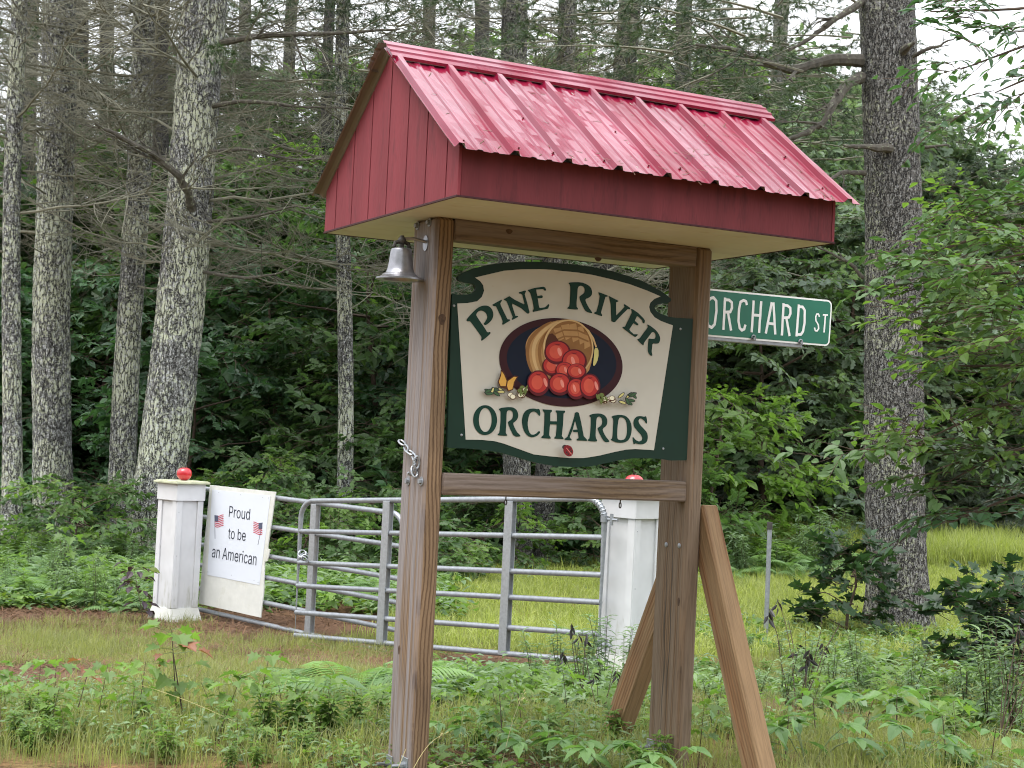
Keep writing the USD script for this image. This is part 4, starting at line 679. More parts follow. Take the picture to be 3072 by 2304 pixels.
def limb(t, base, pts, rad, m='dead_limb', twig=6, seed=0, name='branch'):
    p = np.array(pts) - base; k = len(p); s = np.linspace(0, k - 1, 5 * k); i = np.minimum(s.astype(int), k - 2); q = p[i] + (p[i + 1] - p[i]) * (s - i)[:, None]
    for _ in range(2): q[1:-1] = (q[:-2] + 2 * q[1:-1] + q[2:]) / 4
    r = np.random.default_rng(seed); q = q + np.cumsum(r.normal(0, .006, q.shape), 0); b = MB(); rr = np.linspace(rad, rad * .25, len(q)) * r.uniform(.85, 1.2, len(q)); b.add(*tube(q, rr, 8))
    for _ in range(twig):
        u = r.integers(len(q) // 4, len(q)); d = unit(unit(q[min(u + 1, len(q) - 1)] - q[u - 1]) + r.normal(0, .55, 3)); l = r.uniform(.3, 1.1) * np.linalg.norm(q[-1] - q[0]) * .35; a = np.linspace(0, 1, 6); pt = q[u] + np.outer(a * l, d) + np.cumsum(r.normal(0, .02, (6, 3)), 0) * l; b.add(*tube(pt, np.linspace(rr[u] * .5, rr[u] * .12, 6), 4))
        for _ in range(4): p2 = pt[r.integers(1, 6)]; d2 = unit(d + r.normal(0, .7, 3)); l2 = l * r.uniform(.2, .5); b.add(*tube([p2, p2 + d2 * l2 * .5, p2 + d2 * l2 + [0, 0, .05 * l2]], [rr[u] * .2, rr[u] * .15, rr[u] * .08], 3, False))
    return obj(name, b.get(), m, t)
def pine(label, d, pb_, pt, w0, w1, bk, seed, nd=60, zlo=4.4, zhi=12, blen=(1.3, 3.6), flare=.06, ridge=.035, n=56, dz=.12, h=21., crown=44, group=None, crz=(10.5, 21), bpick=None):
    x = gx(pb_, d); b = np.array([x, d, float(H(x, d))])
    # the base pixel is where the foot stands: image x also depends on the roll, so find the x that shows there
    for _ in range(3):
        q = b - CAMP; z = q @ _f; pxx = 1106 + 3323.06 * (q @ CR) / z; b[0] += (pb_ - pxx) / 3323.06 * d
    tp = at(pt[0], pt[1], d); lean = ((tp[0] - b[0]) / (tp[2] - b[2]), 0.); r0, r1m = w0 / 3323. * d / 2, w1 / 3323. * d / 2; hm = tp[2] - b[2]; r1 = max(.06, r0 + (r1m - r0) * h / hm * .8)
    t = thing('pine_tree', label, 'tree', b, group=group); r = np.random.default_rng(seed)
    obj('trunk', trunk_mesh(r0, r1, h, flare, lean, seed, n, dz, ridge=ridge), bk, t, smooth=True)
    z = np.sort(r.uniform(zlo, zhi, nd)); yaw = r.uniform(0, 2 * PI, nd); s = r.uniform(*blen, nd); rt = r0 + (r1 - r0) * z / h
    if nd: instancer('twig_tangle', t, DB, np.stack([lean[0] * z + rt * .8 * np.cos(yaw), rt * .8 * np.sin(yaw), z], 1), yaw, s, tilt=(r.uniform(-.5, .5, nd), r.uniform(-.3, .12, nd)), kind='stuff')
    if crown:
        z = np.where(r.uniform(0, 1, crown) < .72, r.uniform(crz[0], min(crz[0] + 7, crz[1]), crown), r.uniform(*crz, crown)); yaw = r.uniform(0, 2 * PI, crown); rad = np.clip((h + 1.5 - z) / 10, .12, 1) * 3.4 * r.uniform(.25, 1, crown)
        instancer('crown', t, bpick or BOU, np.stack([lean[0] * z + rad * np.cos(yaw), rad * np.sin(yaw), z], 1), yaw + r.normal(0, .4, crown), r.uniform(1.2, 2.1, crown), tilt=(r.normal(0, .2, crown), r.normal(0, .2, crown)), kind='stuff')
    return t, b, lean
pine('slim pine trunk crusted with pale lichen at the left edge', 24., 18, (38, 20), 44, 31, 'bark_lichen', 1, nd=34)
pine('thick pine trunk with deep bark second from the left edge', 26., 110, (124, 65), 84, 70, 'bark_lichen', 2, nd=44, ridge=.045)
pine('pine trunk just left of the leaning lichen covered pine', 26.2, 262, (306, 130), 60, 44, 'bark_lichen', 3, nd=48)
pine('dark pine trunk showing above and behind the leaning pine', 35., 338, (348, 65), 44, 38, 'bark_dark', 4, nd=60)
T4, b4, l4 = pine('leaning lichen covered pine rising behind the left gate pillar', 23.5, 330, (443, 65), 108, 92, 'bark_lichen', 5, nd=42, ridge=.04)
pine('thin straight pine trunk seen left of the bell', 25.5, 742, (742, 163), 36, 28, 'bark_lichen', 6, nd=60)
pine('grey pine trunk seen through the right gate, left of a pair', 25., 1113, (1108, 50), 60, 56, 'bark_grey', 7, nd=50, zlo=4)
pine('grey pine trunk seen through the right gate, right of a pair', 25.8, 1167, (1220, 60), 44, 37, 'bark_grey', 8, nd=40, zlo=4)
T8 = pine('dark pine trunk rising behind the middle of the red roof', 31., 1238, (1357, 80), 50, 48, 'bark_dark', 9, nd=60, zlo=4)
T9, b9, l9 = pine('big grey pine standing alone right of the street sign', 18.5, 1948, (1914, 100), 127, 117, 'bark_grey', 10, nd=0, flare=.11, ridge=.03, n=80, dz=.07)
limb(T4, b4, [at(414, 452, 23.2), at(408, 415, 22.9), at(391, 384, 22.7), at(339, 339, 22.5), at(290, 310, 22.3), at(255, 288, 22.2), at(205, 262, 22.)], .075, twig=9, seed=1)
limb(T4, b4, [at(470, 95, 23.4), at(560, 78, 23.), at(690, 76, 22.7), at(860, 72, 22.4)], .06, twig=7, seed=2)
limb(T4, b4, [at(452, 232, 23.4), at(520, 215, 23.), at(640, 232, 22.7), at(760, 236, 22.4)], .04, twig=8, seed=3)
limb(T4, b4, [at(440, 330, 23.4), at(530, 322, 23.), at(640, 345, 22.7), at(720, 338, 22.4)], .035, twig=8, seed=4)
limb(T4, b4, [at(440, 480, 23.4), at(530, 470, 23.), at(640, 440, 22.7), at(705, 448, 22.4)], .03, twig=7, seed=5)
limb(T4, b4, [at(430, 585, 23.4), at(530, 600, 23.), at(610, 590, 22.7), at(690, 540, 22.4)], .028, twig=7, seed=6)
limb(T9, b9, [at(1860, 132, 18.4), at(1790, 128, 18.2), at(1720, 150, 18.), at(1655, 132, 17.8), at(1600, 108, 17.7), at(1500, 100, 17.6)], .075, twig=11, seed=11)
limb(T9, b9, [at(1862, 165, 18.4), at(1830, 180, 18.1), at(1800, 225, 17.9), at(1775, 262, 17.8), at(1735, 285, 17.7), at(1690, 300, 17.6)], .07, twig=7, seed=12)
limb(T9, b9, [at(1862, 5, 18.4), at(1800, 40, 18.1), at(1740, 84, 18.), at(1690, 110, 17.9)], .05, twig=7, seed=13)
limb(T9, b9, [at(1925, 320, 18.2), at(1880, 319, 18.0), at(1825, 316, 17.8)], .055, twig=0, seed=14)
limb(T9, b9, [at(1870, 375, 18.3), at(1820, 372, 18.1), at(1780, 392, 17.9), at(1730, 405, 17.8)], .035, twig=5, seed=15)
limb(T9, b9, [at(1940, 118, 18.3), at(1965, 95, 18.), at(1975, 88, 17.9)], .06, twig=0, seed=16)
limb(T9, b9, [at(1968, 122, 18.3), at(2015, 105, 18.1), at(2065, 78, 18.)], .03, twig=2, seed=17)
limb(T9, b9, [at(1975, 325, 18.4), at(2010, 322, 18.2), at(2048, 318, 18.1)], .03, twig=1, seed=18)
limb(T9, b9, [at(1866, 600, 18.4), at(1830, 565, 18.3), at(1745, 520, 18.2)], .03, twig=4, seed=19)
def boughs_on(t, lean, n, z0, z1, r0, r1, a0, a1, protos, seed):
    r = np.random.default_rng(seed); th = r.uniform(a0, a1, n); z = r.uniform(z0, z1, n); rad = r.uniform(r0, r1, n); z2 = z - .05 * rad
    instancer('needle_bough', t, protos, np.stack([lean[0] * z + rad * np.cos(th), rad * np.sin(th), z2], 1), th + r.normal(0, .35, n), r.uniform(.9, 1.6, n), tilt=(r.normal(0, .2, n), r.normal(0, .2, n)), kind='stuff')
boughs_on(T8[0], T8[2], 150, 6., 12., .6, 4.6, -1.3, 1.0, BOU, 71)
boughs_on(T9, l9, 90, 6.2, 10.5, .6, 4.4, 2.1, 4.2, BOU, 72)
boughs_on(T4, b4 * 0 + [l4[0], 0, 0], 60, 7.2, 11., .6, 4.2, -1.2, 1.2, BOU, 73)
# more pines deeper in the wood
bgp = [('thin dark pine trunk deep in the wood at the far left', 40., 60, (66, 60), 34), ('dark background pine between the two leftmost trunks', 38., 165, (170, 60), 40), ('dark background pine right of the second trunk', 44., 215, (232, 60), 36), ('background pine trunk right of the leaning pine', 42., 520, (532, 60), 30),
       ('slender background pine under the long horizontal dead limb', 46., 610, (628, 60), 30), ('background pine trunk just left of the red gable', 38., 690, (712, 60), 26), ('background pine trunk above the left half of the roof', 44., 900, (925, 20), 32), ('background pine trunk left of the pair above the roof', 40., 1010, (1040, 20), 36), ('dark background pine right of the roof ridge', 43., 1440, (1480, 20), 40),
       ('background pine trunk between roof and big pine', 45., 1650, (1690, 20), 36)]
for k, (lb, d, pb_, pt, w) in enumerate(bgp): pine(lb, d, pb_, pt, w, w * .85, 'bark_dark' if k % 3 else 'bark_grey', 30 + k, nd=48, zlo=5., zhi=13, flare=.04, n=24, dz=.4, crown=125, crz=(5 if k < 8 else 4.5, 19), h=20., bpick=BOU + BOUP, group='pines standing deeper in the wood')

# ------------------------------------------------------------------ broadleaf trees and shrubs at the edge of the wood
def leafy(name, label, x, y, h, spread, sprays, n, zlo=.3, cat='tree', group=None, seed=0, sc=(.9, 1.5), up=.0):
    r = np.random.default_rng(seed + 900); z0 = float(H(x, y)); t = thing(name, label, cat, (x, y, z0), group=group); b = MB(); lim = []
    a = np.linspace(0, 1, 8); lean = r.normal(0, .06, 2); main = np.stack([lean[0] * h * a + .05 * np.sin(a * 7 + seed), lean[1] * h * a, a * h * .85 - .1], 1); tr = .012 * h + .012; b.add(*tube(main, np.linspace(tr, tr * .25, 8), 7))
    for k in range(10):
        u = r.uniform(.15, .85); p = main[0] + (main[-1] - main[0]) * u; yw = r.uniform(0, 2 * PI); l = spread * r.uniform(.5, .95); q = np.array([math.cos(yw), math.sin(yw), r.uniform(.05, .5)]); aa = np.linspace(0, 1, 5); b.add(*tube(p + np.outer(aa * l, q) + np.cumsum(r.normal(0, .03, (5, 3)), 0), np.linspace(tr * .4, tr * .1, 5), 4))
    obj('trunk', b.get(), 'brown_stem', t)
    th = r.uniform(0, 2 * PI, n); lay = r.uniform(0, 1, n); z = zlo + (h - zlo) * lay; prof = np.sin(np.clip(.12 + .88 * (1 - lay), 0, 1) * PI * .62) ; lump = .72 + .5 * meshkit.noise(np.stack([np.cos(th) * 1.7 + seed, np.sin(th) * 1.7, z * .9], 1), seed)
    rad = spread * prof * lump * np.sqrt(r.uniform(.12, 1, n)); P = np.stack([rad * np.cos(th) + lean[0] * z, rad * np.sin(th) + lean[1] * z, z], 1)
    instancer('crown', t, sprays, P, th + r.normal(0, .7, n), r.uniform(*sc, n), tilt=(r.normal(0, .3, n), r.normal(.1 - up, .28, n)), kind='stuff'); return t
LD, LM, LB, LP = (SPR['leaf_' + k] for k in ('dark', 'mid', 'bright', 'pale'))
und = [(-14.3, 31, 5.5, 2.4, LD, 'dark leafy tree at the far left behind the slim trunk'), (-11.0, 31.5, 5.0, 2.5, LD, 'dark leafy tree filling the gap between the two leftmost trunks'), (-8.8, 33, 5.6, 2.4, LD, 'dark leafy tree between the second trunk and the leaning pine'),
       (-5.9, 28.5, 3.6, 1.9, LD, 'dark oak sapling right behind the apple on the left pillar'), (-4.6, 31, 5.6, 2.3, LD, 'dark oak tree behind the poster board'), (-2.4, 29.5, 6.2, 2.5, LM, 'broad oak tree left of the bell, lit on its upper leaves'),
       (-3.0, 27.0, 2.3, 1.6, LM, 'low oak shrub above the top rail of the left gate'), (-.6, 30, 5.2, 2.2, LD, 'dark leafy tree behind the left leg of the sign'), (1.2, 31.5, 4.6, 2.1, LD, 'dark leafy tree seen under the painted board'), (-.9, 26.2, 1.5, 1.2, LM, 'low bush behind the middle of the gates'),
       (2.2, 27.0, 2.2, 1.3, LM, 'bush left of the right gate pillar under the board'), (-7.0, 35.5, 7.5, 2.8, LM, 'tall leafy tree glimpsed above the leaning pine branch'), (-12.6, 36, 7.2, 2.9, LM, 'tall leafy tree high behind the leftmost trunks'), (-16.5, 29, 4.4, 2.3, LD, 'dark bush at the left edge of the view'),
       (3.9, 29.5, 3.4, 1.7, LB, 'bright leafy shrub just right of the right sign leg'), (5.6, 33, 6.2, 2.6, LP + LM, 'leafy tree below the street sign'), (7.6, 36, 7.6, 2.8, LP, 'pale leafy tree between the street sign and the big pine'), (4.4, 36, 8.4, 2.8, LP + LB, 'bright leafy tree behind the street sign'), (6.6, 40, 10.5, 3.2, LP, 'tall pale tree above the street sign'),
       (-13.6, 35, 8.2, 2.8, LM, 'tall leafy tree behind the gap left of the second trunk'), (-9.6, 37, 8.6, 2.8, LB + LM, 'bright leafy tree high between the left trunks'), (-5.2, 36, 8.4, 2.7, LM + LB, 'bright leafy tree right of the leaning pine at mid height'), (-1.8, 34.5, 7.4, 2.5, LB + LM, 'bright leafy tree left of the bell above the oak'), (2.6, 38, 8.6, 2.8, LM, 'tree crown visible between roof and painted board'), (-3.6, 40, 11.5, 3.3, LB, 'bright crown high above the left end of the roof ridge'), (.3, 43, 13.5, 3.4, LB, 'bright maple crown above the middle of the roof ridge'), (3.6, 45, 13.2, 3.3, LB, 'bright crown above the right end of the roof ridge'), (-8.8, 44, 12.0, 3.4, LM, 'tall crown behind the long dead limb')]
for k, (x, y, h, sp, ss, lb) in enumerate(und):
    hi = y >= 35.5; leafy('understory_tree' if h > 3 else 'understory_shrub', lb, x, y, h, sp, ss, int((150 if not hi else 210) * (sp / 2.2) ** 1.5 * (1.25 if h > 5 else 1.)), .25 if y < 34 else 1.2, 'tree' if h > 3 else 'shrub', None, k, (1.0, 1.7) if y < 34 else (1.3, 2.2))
for k, (x, y, h, sp, lb) in enumerate([(-2.9, 22.5, 1.1, .9, 'low bush right behind the poster board'), (-1.9, 23.6, 1.3, 1., 'leafy bush seen through the overlapping gate ends'), (-1.2, 21.8, .8, .7, 'small bush behind the free end of the left gate'), (-3.8, 24.2, 1.7, 1.1, 'leafy bush behind the left gate next to the pillar'), (-.3, 24.6, 1.1, .9, 'low bush at the wood edge left of the trunk pair'), (1.9, 25.2, 1.3, 1., 'leafy bush right of the trunk pair behind the right gate'), (-6.2, 22.5, 1.2, 1., 'leafy bush left of the left pillar at the foot of the leaning pine')]): leafy('understory_shrub', lb, x, y, h, sp, LM + LB[:1], 60, .1, 'shrub', None, 140 + k, (.6, 1.))
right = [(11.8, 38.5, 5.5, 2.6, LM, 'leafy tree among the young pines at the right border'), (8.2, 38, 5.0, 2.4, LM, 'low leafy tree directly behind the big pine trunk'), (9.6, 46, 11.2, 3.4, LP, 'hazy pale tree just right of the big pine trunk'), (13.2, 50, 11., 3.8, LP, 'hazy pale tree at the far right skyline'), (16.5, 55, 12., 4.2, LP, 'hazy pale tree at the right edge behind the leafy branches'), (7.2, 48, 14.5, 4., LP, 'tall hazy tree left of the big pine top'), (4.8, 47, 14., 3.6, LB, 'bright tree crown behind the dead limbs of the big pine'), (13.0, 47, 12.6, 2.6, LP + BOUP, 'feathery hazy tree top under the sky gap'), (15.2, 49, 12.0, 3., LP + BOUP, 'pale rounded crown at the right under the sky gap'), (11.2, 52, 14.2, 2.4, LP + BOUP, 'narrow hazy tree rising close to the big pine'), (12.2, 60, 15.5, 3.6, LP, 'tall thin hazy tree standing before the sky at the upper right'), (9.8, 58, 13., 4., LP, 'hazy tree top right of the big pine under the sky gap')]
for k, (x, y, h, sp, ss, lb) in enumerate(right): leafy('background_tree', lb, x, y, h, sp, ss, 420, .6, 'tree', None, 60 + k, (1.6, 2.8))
def conifer(label, x, y, h, spread, seed, n=170, kinds=None):
    r = np.random.default_rng(seed); z0 = float(H(x, y)); t = thing('young_pine', label, 'conifer', (x, y, z0)); obj('trunk', tube([(0, 0, -.2), (.03, 0, h * .5), (0, 0, h)], [.012 * h + .02, .008 * h + .01, .01], 8), 'bark_dark', t)
    z = h * (1 - r.uniform(0, 1, n) ** .55 * .97); th = r.uniform(0, 2 * PI, n); rad = spread * (1 - z / h) ** .8 * r.uniform(.15, .9, n); instancer('crown', t, kinds or BOUP, np.stack([rad * np.cos(th), rad * np.sin(th), z], 1), th + r.normal(0, .3, n), r.uniform(.8, 1.5, n) * (.5 + .5 * (1 - z / h)) * spread / 2, tilt=(r.normal(0, .15, n), r.normal(-.1, .2, n)), kind='stuff')
for k, (x, y, h, sp, lb) in enumerate([(8.9, 35.5, 4.6, 2.0, 'dark young pine right of the big trunk at the back of the field'), (10.6, 36.5, 6.2, 2.4, 'taller young pine at the field edge near the right border'), (12.2, 36, 5.0, 2.2, 'dark young pine at the right border behind the tall grass'), (7.2, 36, 5.2, 2.1, 'young pine left of the big trunk at the back of the field'), (5.0, 35.5, 4.6, 1.9, 'small young pine behind the pipe post'), (3.4, 33.5, 3.0, 1.3, 'small young pine right of the sign leg at the field edge'), (9.8, 39, 7.5, 2.4, 'tall young pine peeking over the others right of the big trunk')]): conifer(lb, x, y, h, sp, 200 + k)
# the wood behind, one mass
n = 3900; x = R.uniform(-30, 12, n); y = R.uniform(37, 70, n); z = R.uniform(0, 1, n) ** 1.5 * 8.5; keep = meshkit.fbm(np.stack([x * .22, y * .1, z * .35], 1), 3, 9) > .42; x, y, z = x[keep], y[keep], z[keep]
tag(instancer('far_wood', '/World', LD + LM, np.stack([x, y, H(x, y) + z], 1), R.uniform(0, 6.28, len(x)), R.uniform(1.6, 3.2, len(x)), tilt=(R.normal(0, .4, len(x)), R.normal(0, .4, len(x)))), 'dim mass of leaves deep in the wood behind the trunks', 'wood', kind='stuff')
n = 2400; x = R.uniform(8, 34, n); y = R.uniform(52, 85, n); z = R.uniform(0, 1, n) ** 1.2 * 6.5
x = np.r_[x, R.uniform(4, 16, 700)]; y = np.r_[y, R.uniform(37, 44, 700)]; z = np.r_[z, R.uniform(0, 3.2, 700)]; n = len(x)
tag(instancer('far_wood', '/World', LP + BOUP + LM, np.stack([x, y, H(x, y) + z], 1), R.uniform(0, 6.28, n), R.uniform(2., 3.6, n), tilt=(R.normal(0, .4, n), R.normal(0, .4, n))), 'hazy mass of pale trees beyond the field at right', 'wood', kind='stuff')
# dark low shrub layer between the trunks
n = 900; x = R.uniform(-18, 3, n); y = R.uniform(25.5, 33, n); z = R.uniform(.0, .9, n)
tag(instancer('shrub_layer', '/World', LD + LM[:1], np.stack([x, y, H(x, y) + z], 1), R.uniform(0, 6.28, n), R.uniform(.8, 1.5, n), tilt=(R.normal(0, .3, n), R.normal(-.1, .3, n))), 'dark low leaves covering the ground between the trunks', 'undergrowth', kind='stuff')

# ------------------------------------------------------------------ near broadleaf tree at the right, trunk outside the picture
bt = np.array([5.55, 11.6, float(H(5.55, 11.6))]); BT = thing('beech_tree', 'leafy tree reaching in from the right edge over the big pine', 'tree', bt)
obj('trunk', trunk_mesh(.19, .10, 9., .05, (.01, 0), 77, 32, .2), 'bark_grey', BT, smooth=True)
BP = []; BY = []; BQ = []
def bough_at(pts, n, rad=.03, dark=False, spread=.35, seed=0):
    r = np.random.default_rng(seed); pts = np.array(pts); q = np.array([np.interp(np.linspace(0, 1, 24), np.linspace(0, 1, len(pts)), pts[:, a]) for a in range(3)]).T
    for _ in range(3): q[1:-1] = (q[:-2] + 2 * q[1:-1] + q[2:]) / 4
    obj('branch', tube(q - bt, np.linspace(rad, rad * .2, 24), 6), 'brown_stem', BT); d = unit(np.gradient(q, axis=0))
    for _ in range(n):
        k = r.integers(7, 24); yw = math.atan2(d[k, 1], d[k, 0]) + r.choice([-1, 1]) * r.uniform(.1, 1.1); BP.append(q[k] - bt + r.normal(0, .09, 3) * [1, 1, .7]); BY.append(yw); BQ.append(r.integers(3, 5) if dark else r.integers(0, 3))
bx_ = lambda z: bt + [0, 0, z - bt[2]]
for k, (pts, n, dk) in enumerate([
    ([bx_(2.5), at(2330, 470, 11.2), at(2150, 500, 11.), at(2010, 545, 10.9)], 17, 0), ([bx_(2.6), at(2320, 420, 11.6), at(2200, 440, 11.6), at(2100, 470, 11.6)], 12, 0), ([bx_(2.2), at(2330, 585, 11.), at(2150, 590, 10.8), at(2000, 610, 10.6)], 16, 0),
    ([bx_(2.1), at(2330, 660, 11.3), at(2150, 670, 11.), at(2030, 700, 10.9)], 15, 0), ([bx_(1.9), at(2330, 780, 11.), at(2160, 790, 10.9), at(2010, 790, 10.8)], 13, 0), ([bx_(1.7), at(2340, 850, 11.), at(2170, 870, 10.8), at(1965, 965, 10.6)], 18, 0),
    ([bx_(1.5), at(2330, 950, 11.3), at(2170, 975, 11.), at(2050, 1040, 10.9)], 15, 0), ([bx_(1.45), at(2330, 1040, 11.2), at(2180, 1075, 11.), at(2050, 1130, 10.9)], 12, 1), ([bx_(1.8), at(2330, 700, 10.2), at(2200, 730, 10.1), at(2120, 760, 10.)], 10, 0), ([bx_(2.4), at(2330, 540, 10.2), at(2230, 545, 10.1), at(2150, 560, 10.)], 9, 0),
    ([bx_(3.9), at(2330, 60, 11.), at(2210, 100, 10.8), at(2075, 150, 10.7)], 9, 1), ([bx_(4.1), at(2330, 0, 11.), at(2200, 20, 10.8), at(2010, 25, 10.6)], 9, 1), ([bx_(3.7), at(2330, 150, 11.), at(2230, 165, 10.9), at(2150, 200, 10.8)], 7, 1)]): bough_at(pts, n, .022, dk, seed=500 + k)
instancer('crown', BT, SPR['beech'] + SPR['beech_dark'], BP, BY, R.uniform(.75, 1.15, len(BP)), pick=np.array(BQ), tilt=(R.normal(0, .25, len(BP)), R.normal(.18, .2, len(BP))), kind='stuff')

# ------------------------------------------------------------------ small plants: kinds
def kind(name, build, seeds):
    out = []
    for s in seeds: p = stage.DefinePrim(f'{KD}/{name}_{s}', 'Xform'); build(p, np.random.default_rng(s)); out.append(f'{KD}/{name}_{s}')
    return out
def fern_k(p, r):
    for k in range(r.integers(6, 9)):
        yw = k * 2.4 + r.uniform(0, .6); L = r.uniform(.5, .75); b = MB(); a = np.linspace(0, 1, 12); rise = r.uniform(.55, .9); q = np.stack([a * L * .85, 0 * a, L * (rise * a - .62 * a ** 2.2)], 1); b.add(*tube(q, np.linspace(.004, .001, 12), 3, False))
        for i in range(1, 26):
            u = i / 26; pt = np.array([np.interp(u, a, q[:, 0]), 0, np.interp(u, a, q[:, 2])]); w = .20 * (math.sin(PI * min(1, u * .75 + .18))) ** 1.3 * (1 - u * .3) + .01
            for s in (-1, 1): leafmesh(b, pt, (.45, s, -.12), (0, 0, 1), w * .9, .021, 'diam', .15)
        v, f = b.get(); v = v @ RZ(yw)[:3, :3].T; obj('frond', (v, f), 'fern_green', p)
def sap_k(leafmat, shape, lw, nl, hh, droop=.25):
    def f(p, r):
        h = hh * r.uniform(.8, 1.15); a = np.linspace(0, 1, 6); lean = r.normal(0, .12, 2); q = np.stack([lean[0] * h * a, lean[1] * h * a, h * a - .03], 1); obj('stem', tube(q, np.linspace(.005, .002, 6), 5), 'brown_stem', p); st = MB()
        for k in range(nl):
            u = r.uniform(.3, 1) if k > 3 else 1 - .02 * k; yw = k * 2.4 + r.uniform(-.4, .4); pt = q[0] + (q[-1] - q[0]) * u; pe_ = r.uniform(.05, .14); d = np.array([math.cos(yw), math.sin(yw), r.uniform(-.1, .35)]); e = pt + d * pe_; st.add(*tube([pt, e], [.002, .0015], 3, False)); b = MB()
            s = r.uniform(.7, 1.2); leafmesh(b, e, [d[0], d[1], r.uniform(-.5, .05)], [r.normal(0, .25), r.normal(0, .25), 1], lw[0] * s, lw[1] * s, shape, droop); obj('leaf', b.get(), leafmat if r.uniform() < .93 else 'leaf_yellow', p)
        obj('leaf_stalk', st.get(), 'green_stem', p)
    return f
def weed_k(leafmat, h0, nst, ll=.075, lw=.02, nlf=26):
    def f(p, r):
        for j in range(nst):
            h = h0 * r.uniform(.65, 1.1); yw = r.uniform(0, 6.28); ln = r.uniform(.05, .3); a = np.linspace(0, 1, 7); q = np.stack([np.cos(yw) * ln * h * a ** 1.5, np.sin(yw) * ln * h * a ** 1.5, h * a - .03], 1); obj('stem', tube(q, np.linspace(.004, .0018, 7), 4), 'green_stem' if j % 3 else 'brown_stem', p); b = MB()
            for k in range(nlf):
                u = 1 - (k / nlf) ** 1.4 * .75; pt = np.array([np.interp(u, a, q[:, i]) for i in range(3)]); an = k * 2.4 + j; d = np.array([math.cos(an), math.sin(an), r.uniform(.0, .7) * (u > .9) + r.uniform(-.1, .35)]); leafmesh(b, pt, d, (0, 0, 1), ll * r.uniform(.7, 1.2), lw * r.uniform(.8, 1.2), 'lance', .35)
            obj('leaves', b.get(), leafmat, p)
    return f
def compound_k(p, r):
    for j in range(r.integers(3, 6)):
        yw = j * 2.2 + r.uniform(0, .5); L = r.uniform(.22, .38); d = np.array([math.cos(yw) * .7, math.sin(yw) * .7, r.uniform(.5, 1.)]); e = d / np.linalg.norm(d) * L; obj('leaf_stalk', tube([(0, 0, -.02), e * .6 + [0, 0, .02], e], [.0035, .003, .002], 4), 'green_stem', p); fw = np.array([math.cos(yw), math.sin(yw), -.15]); sd = np.array([-math.sin(yw), math.cos(yw), -.15])
        for dd, s in ((fw, 1.), (fw * .6 + sd, .85), (fw * .6 - sd, .85), (-fw * .1 + sd, .6), (-fw * .1 - sd, .6)): b = MB(); leafmesh(b, e, dd, (r.normal(0, .15), r.normal(0, .15), 1), .15 * s * r.uniform(.85, 1.15), .075 * s, 'oval', .28); obj('leaflet', b.get(), 'leaf_broad', p)
def dead_k(p, r):
    for j in range(5):
        yw = r.uniform(0, 6.28); h = r.uniform(.4, .75); d = np.array([math.cos(yw) * r.uniform(.1, .45), math.sin(yw) * r.uniform(.1, .45), 1]) * h; a = np.linspace(0, 1, 5); q = np.outer(a, d) + np.cumsum(r.normal(0, .01, (5, 3)), 0); obj('stem', tube(q, np.linspace(.005, .002, 5), 4), 'brown_stem', p)
        if j < 3: b = MB(); [leafmesh(b, q[-1] - [0, 0, .02 * i], (r.normal(), r.normal(), -1.5), (1, 0, .2), .075, .024, 'lance', .1) for i in range(4)]; obj('withered_leaf', b.get(), 'black_art', p)
def tuft(name, m, n, hgt, w, seed, spread=.07):
    r = np.random.default_rng(seed); b = MB()
    for _ in range(n):
        x, y = r.normal(0, spread, 2); yw = r.uniform(0, 6.28); h = hgt * r.uniform(.5, 1.2); ln = r.uniform(.1, .8); d = np.array([math.cos(yw), math.sin(yw), 0]); s = np.array([-d[1], d[0], 0]) * w; p0 = np.array([x, y, -.01]); p1 = p0 + d * ln * h * .3 + [0, 0, h * .6]; p2 = p0 + d * ln * h + [0, 0, h * (1 - ln * .35)]; b.add([p0 - s, p0 + s, p1 + s * .8, p1 - s * .8, p2], [[0, 1, 2], [0, 2, 3], [3, 2, 4]])
    x = UsdGeom.Xform.Define(stage, f'{KD}/{name}'); obj('blade', b.get(), m, x.GetPrim()); return f'{KD}/{name}'
FERN = kind('fern', fern_k, (1, 2, 3)); MAP = kind('maple_sap', sap_k('leaf_bright', 'maple', (.115, .115), 13, .55), (4, 5, 6)); MAPD = kind('maple_dark', sap_k('leaf_dark', 'maple', (.14, .14), 30, .9), (7, 8)); WEED = kind('weed', weed_k('leaf_weed', .55, 5), (9, 10, 11)); BUSHY = kind('bushy', weed_k('leaf_bright', .36, 7, .115, .036, 13), (12, 13)); COMP = kind('compound', compound_k, (14, 15, 16)); DEAD = kind('deadstalk', dead_k, (17, 18)); BROAD = kind('broad', sap_k('leaf_broad', 'oval', (.12, .065), 10, .32), (19, 20)); PURP = kind('purple', sap_k('leaf_purple', 'oval', (.1, .06), 34, .55), (21,)); RUST = kind('rust', sap_k('leaf_rust', 'maple', (.08, .08), 5, .42), (22,))
GN = [tuft(f'tuft_{k}', 'grass_blade', 26, .17, .0022, 80 + k) for k in range(3)]; GF = [tuft(f'tuft_field_{k}', 'grass_field', 40, .24, .005, 84 + k, .16) for k in range(3)]; GT = [tuft(f'tuft_tall_{k}', 'grass_field', 36, .75, .007, 88 + k, .2) for k in range(2)]
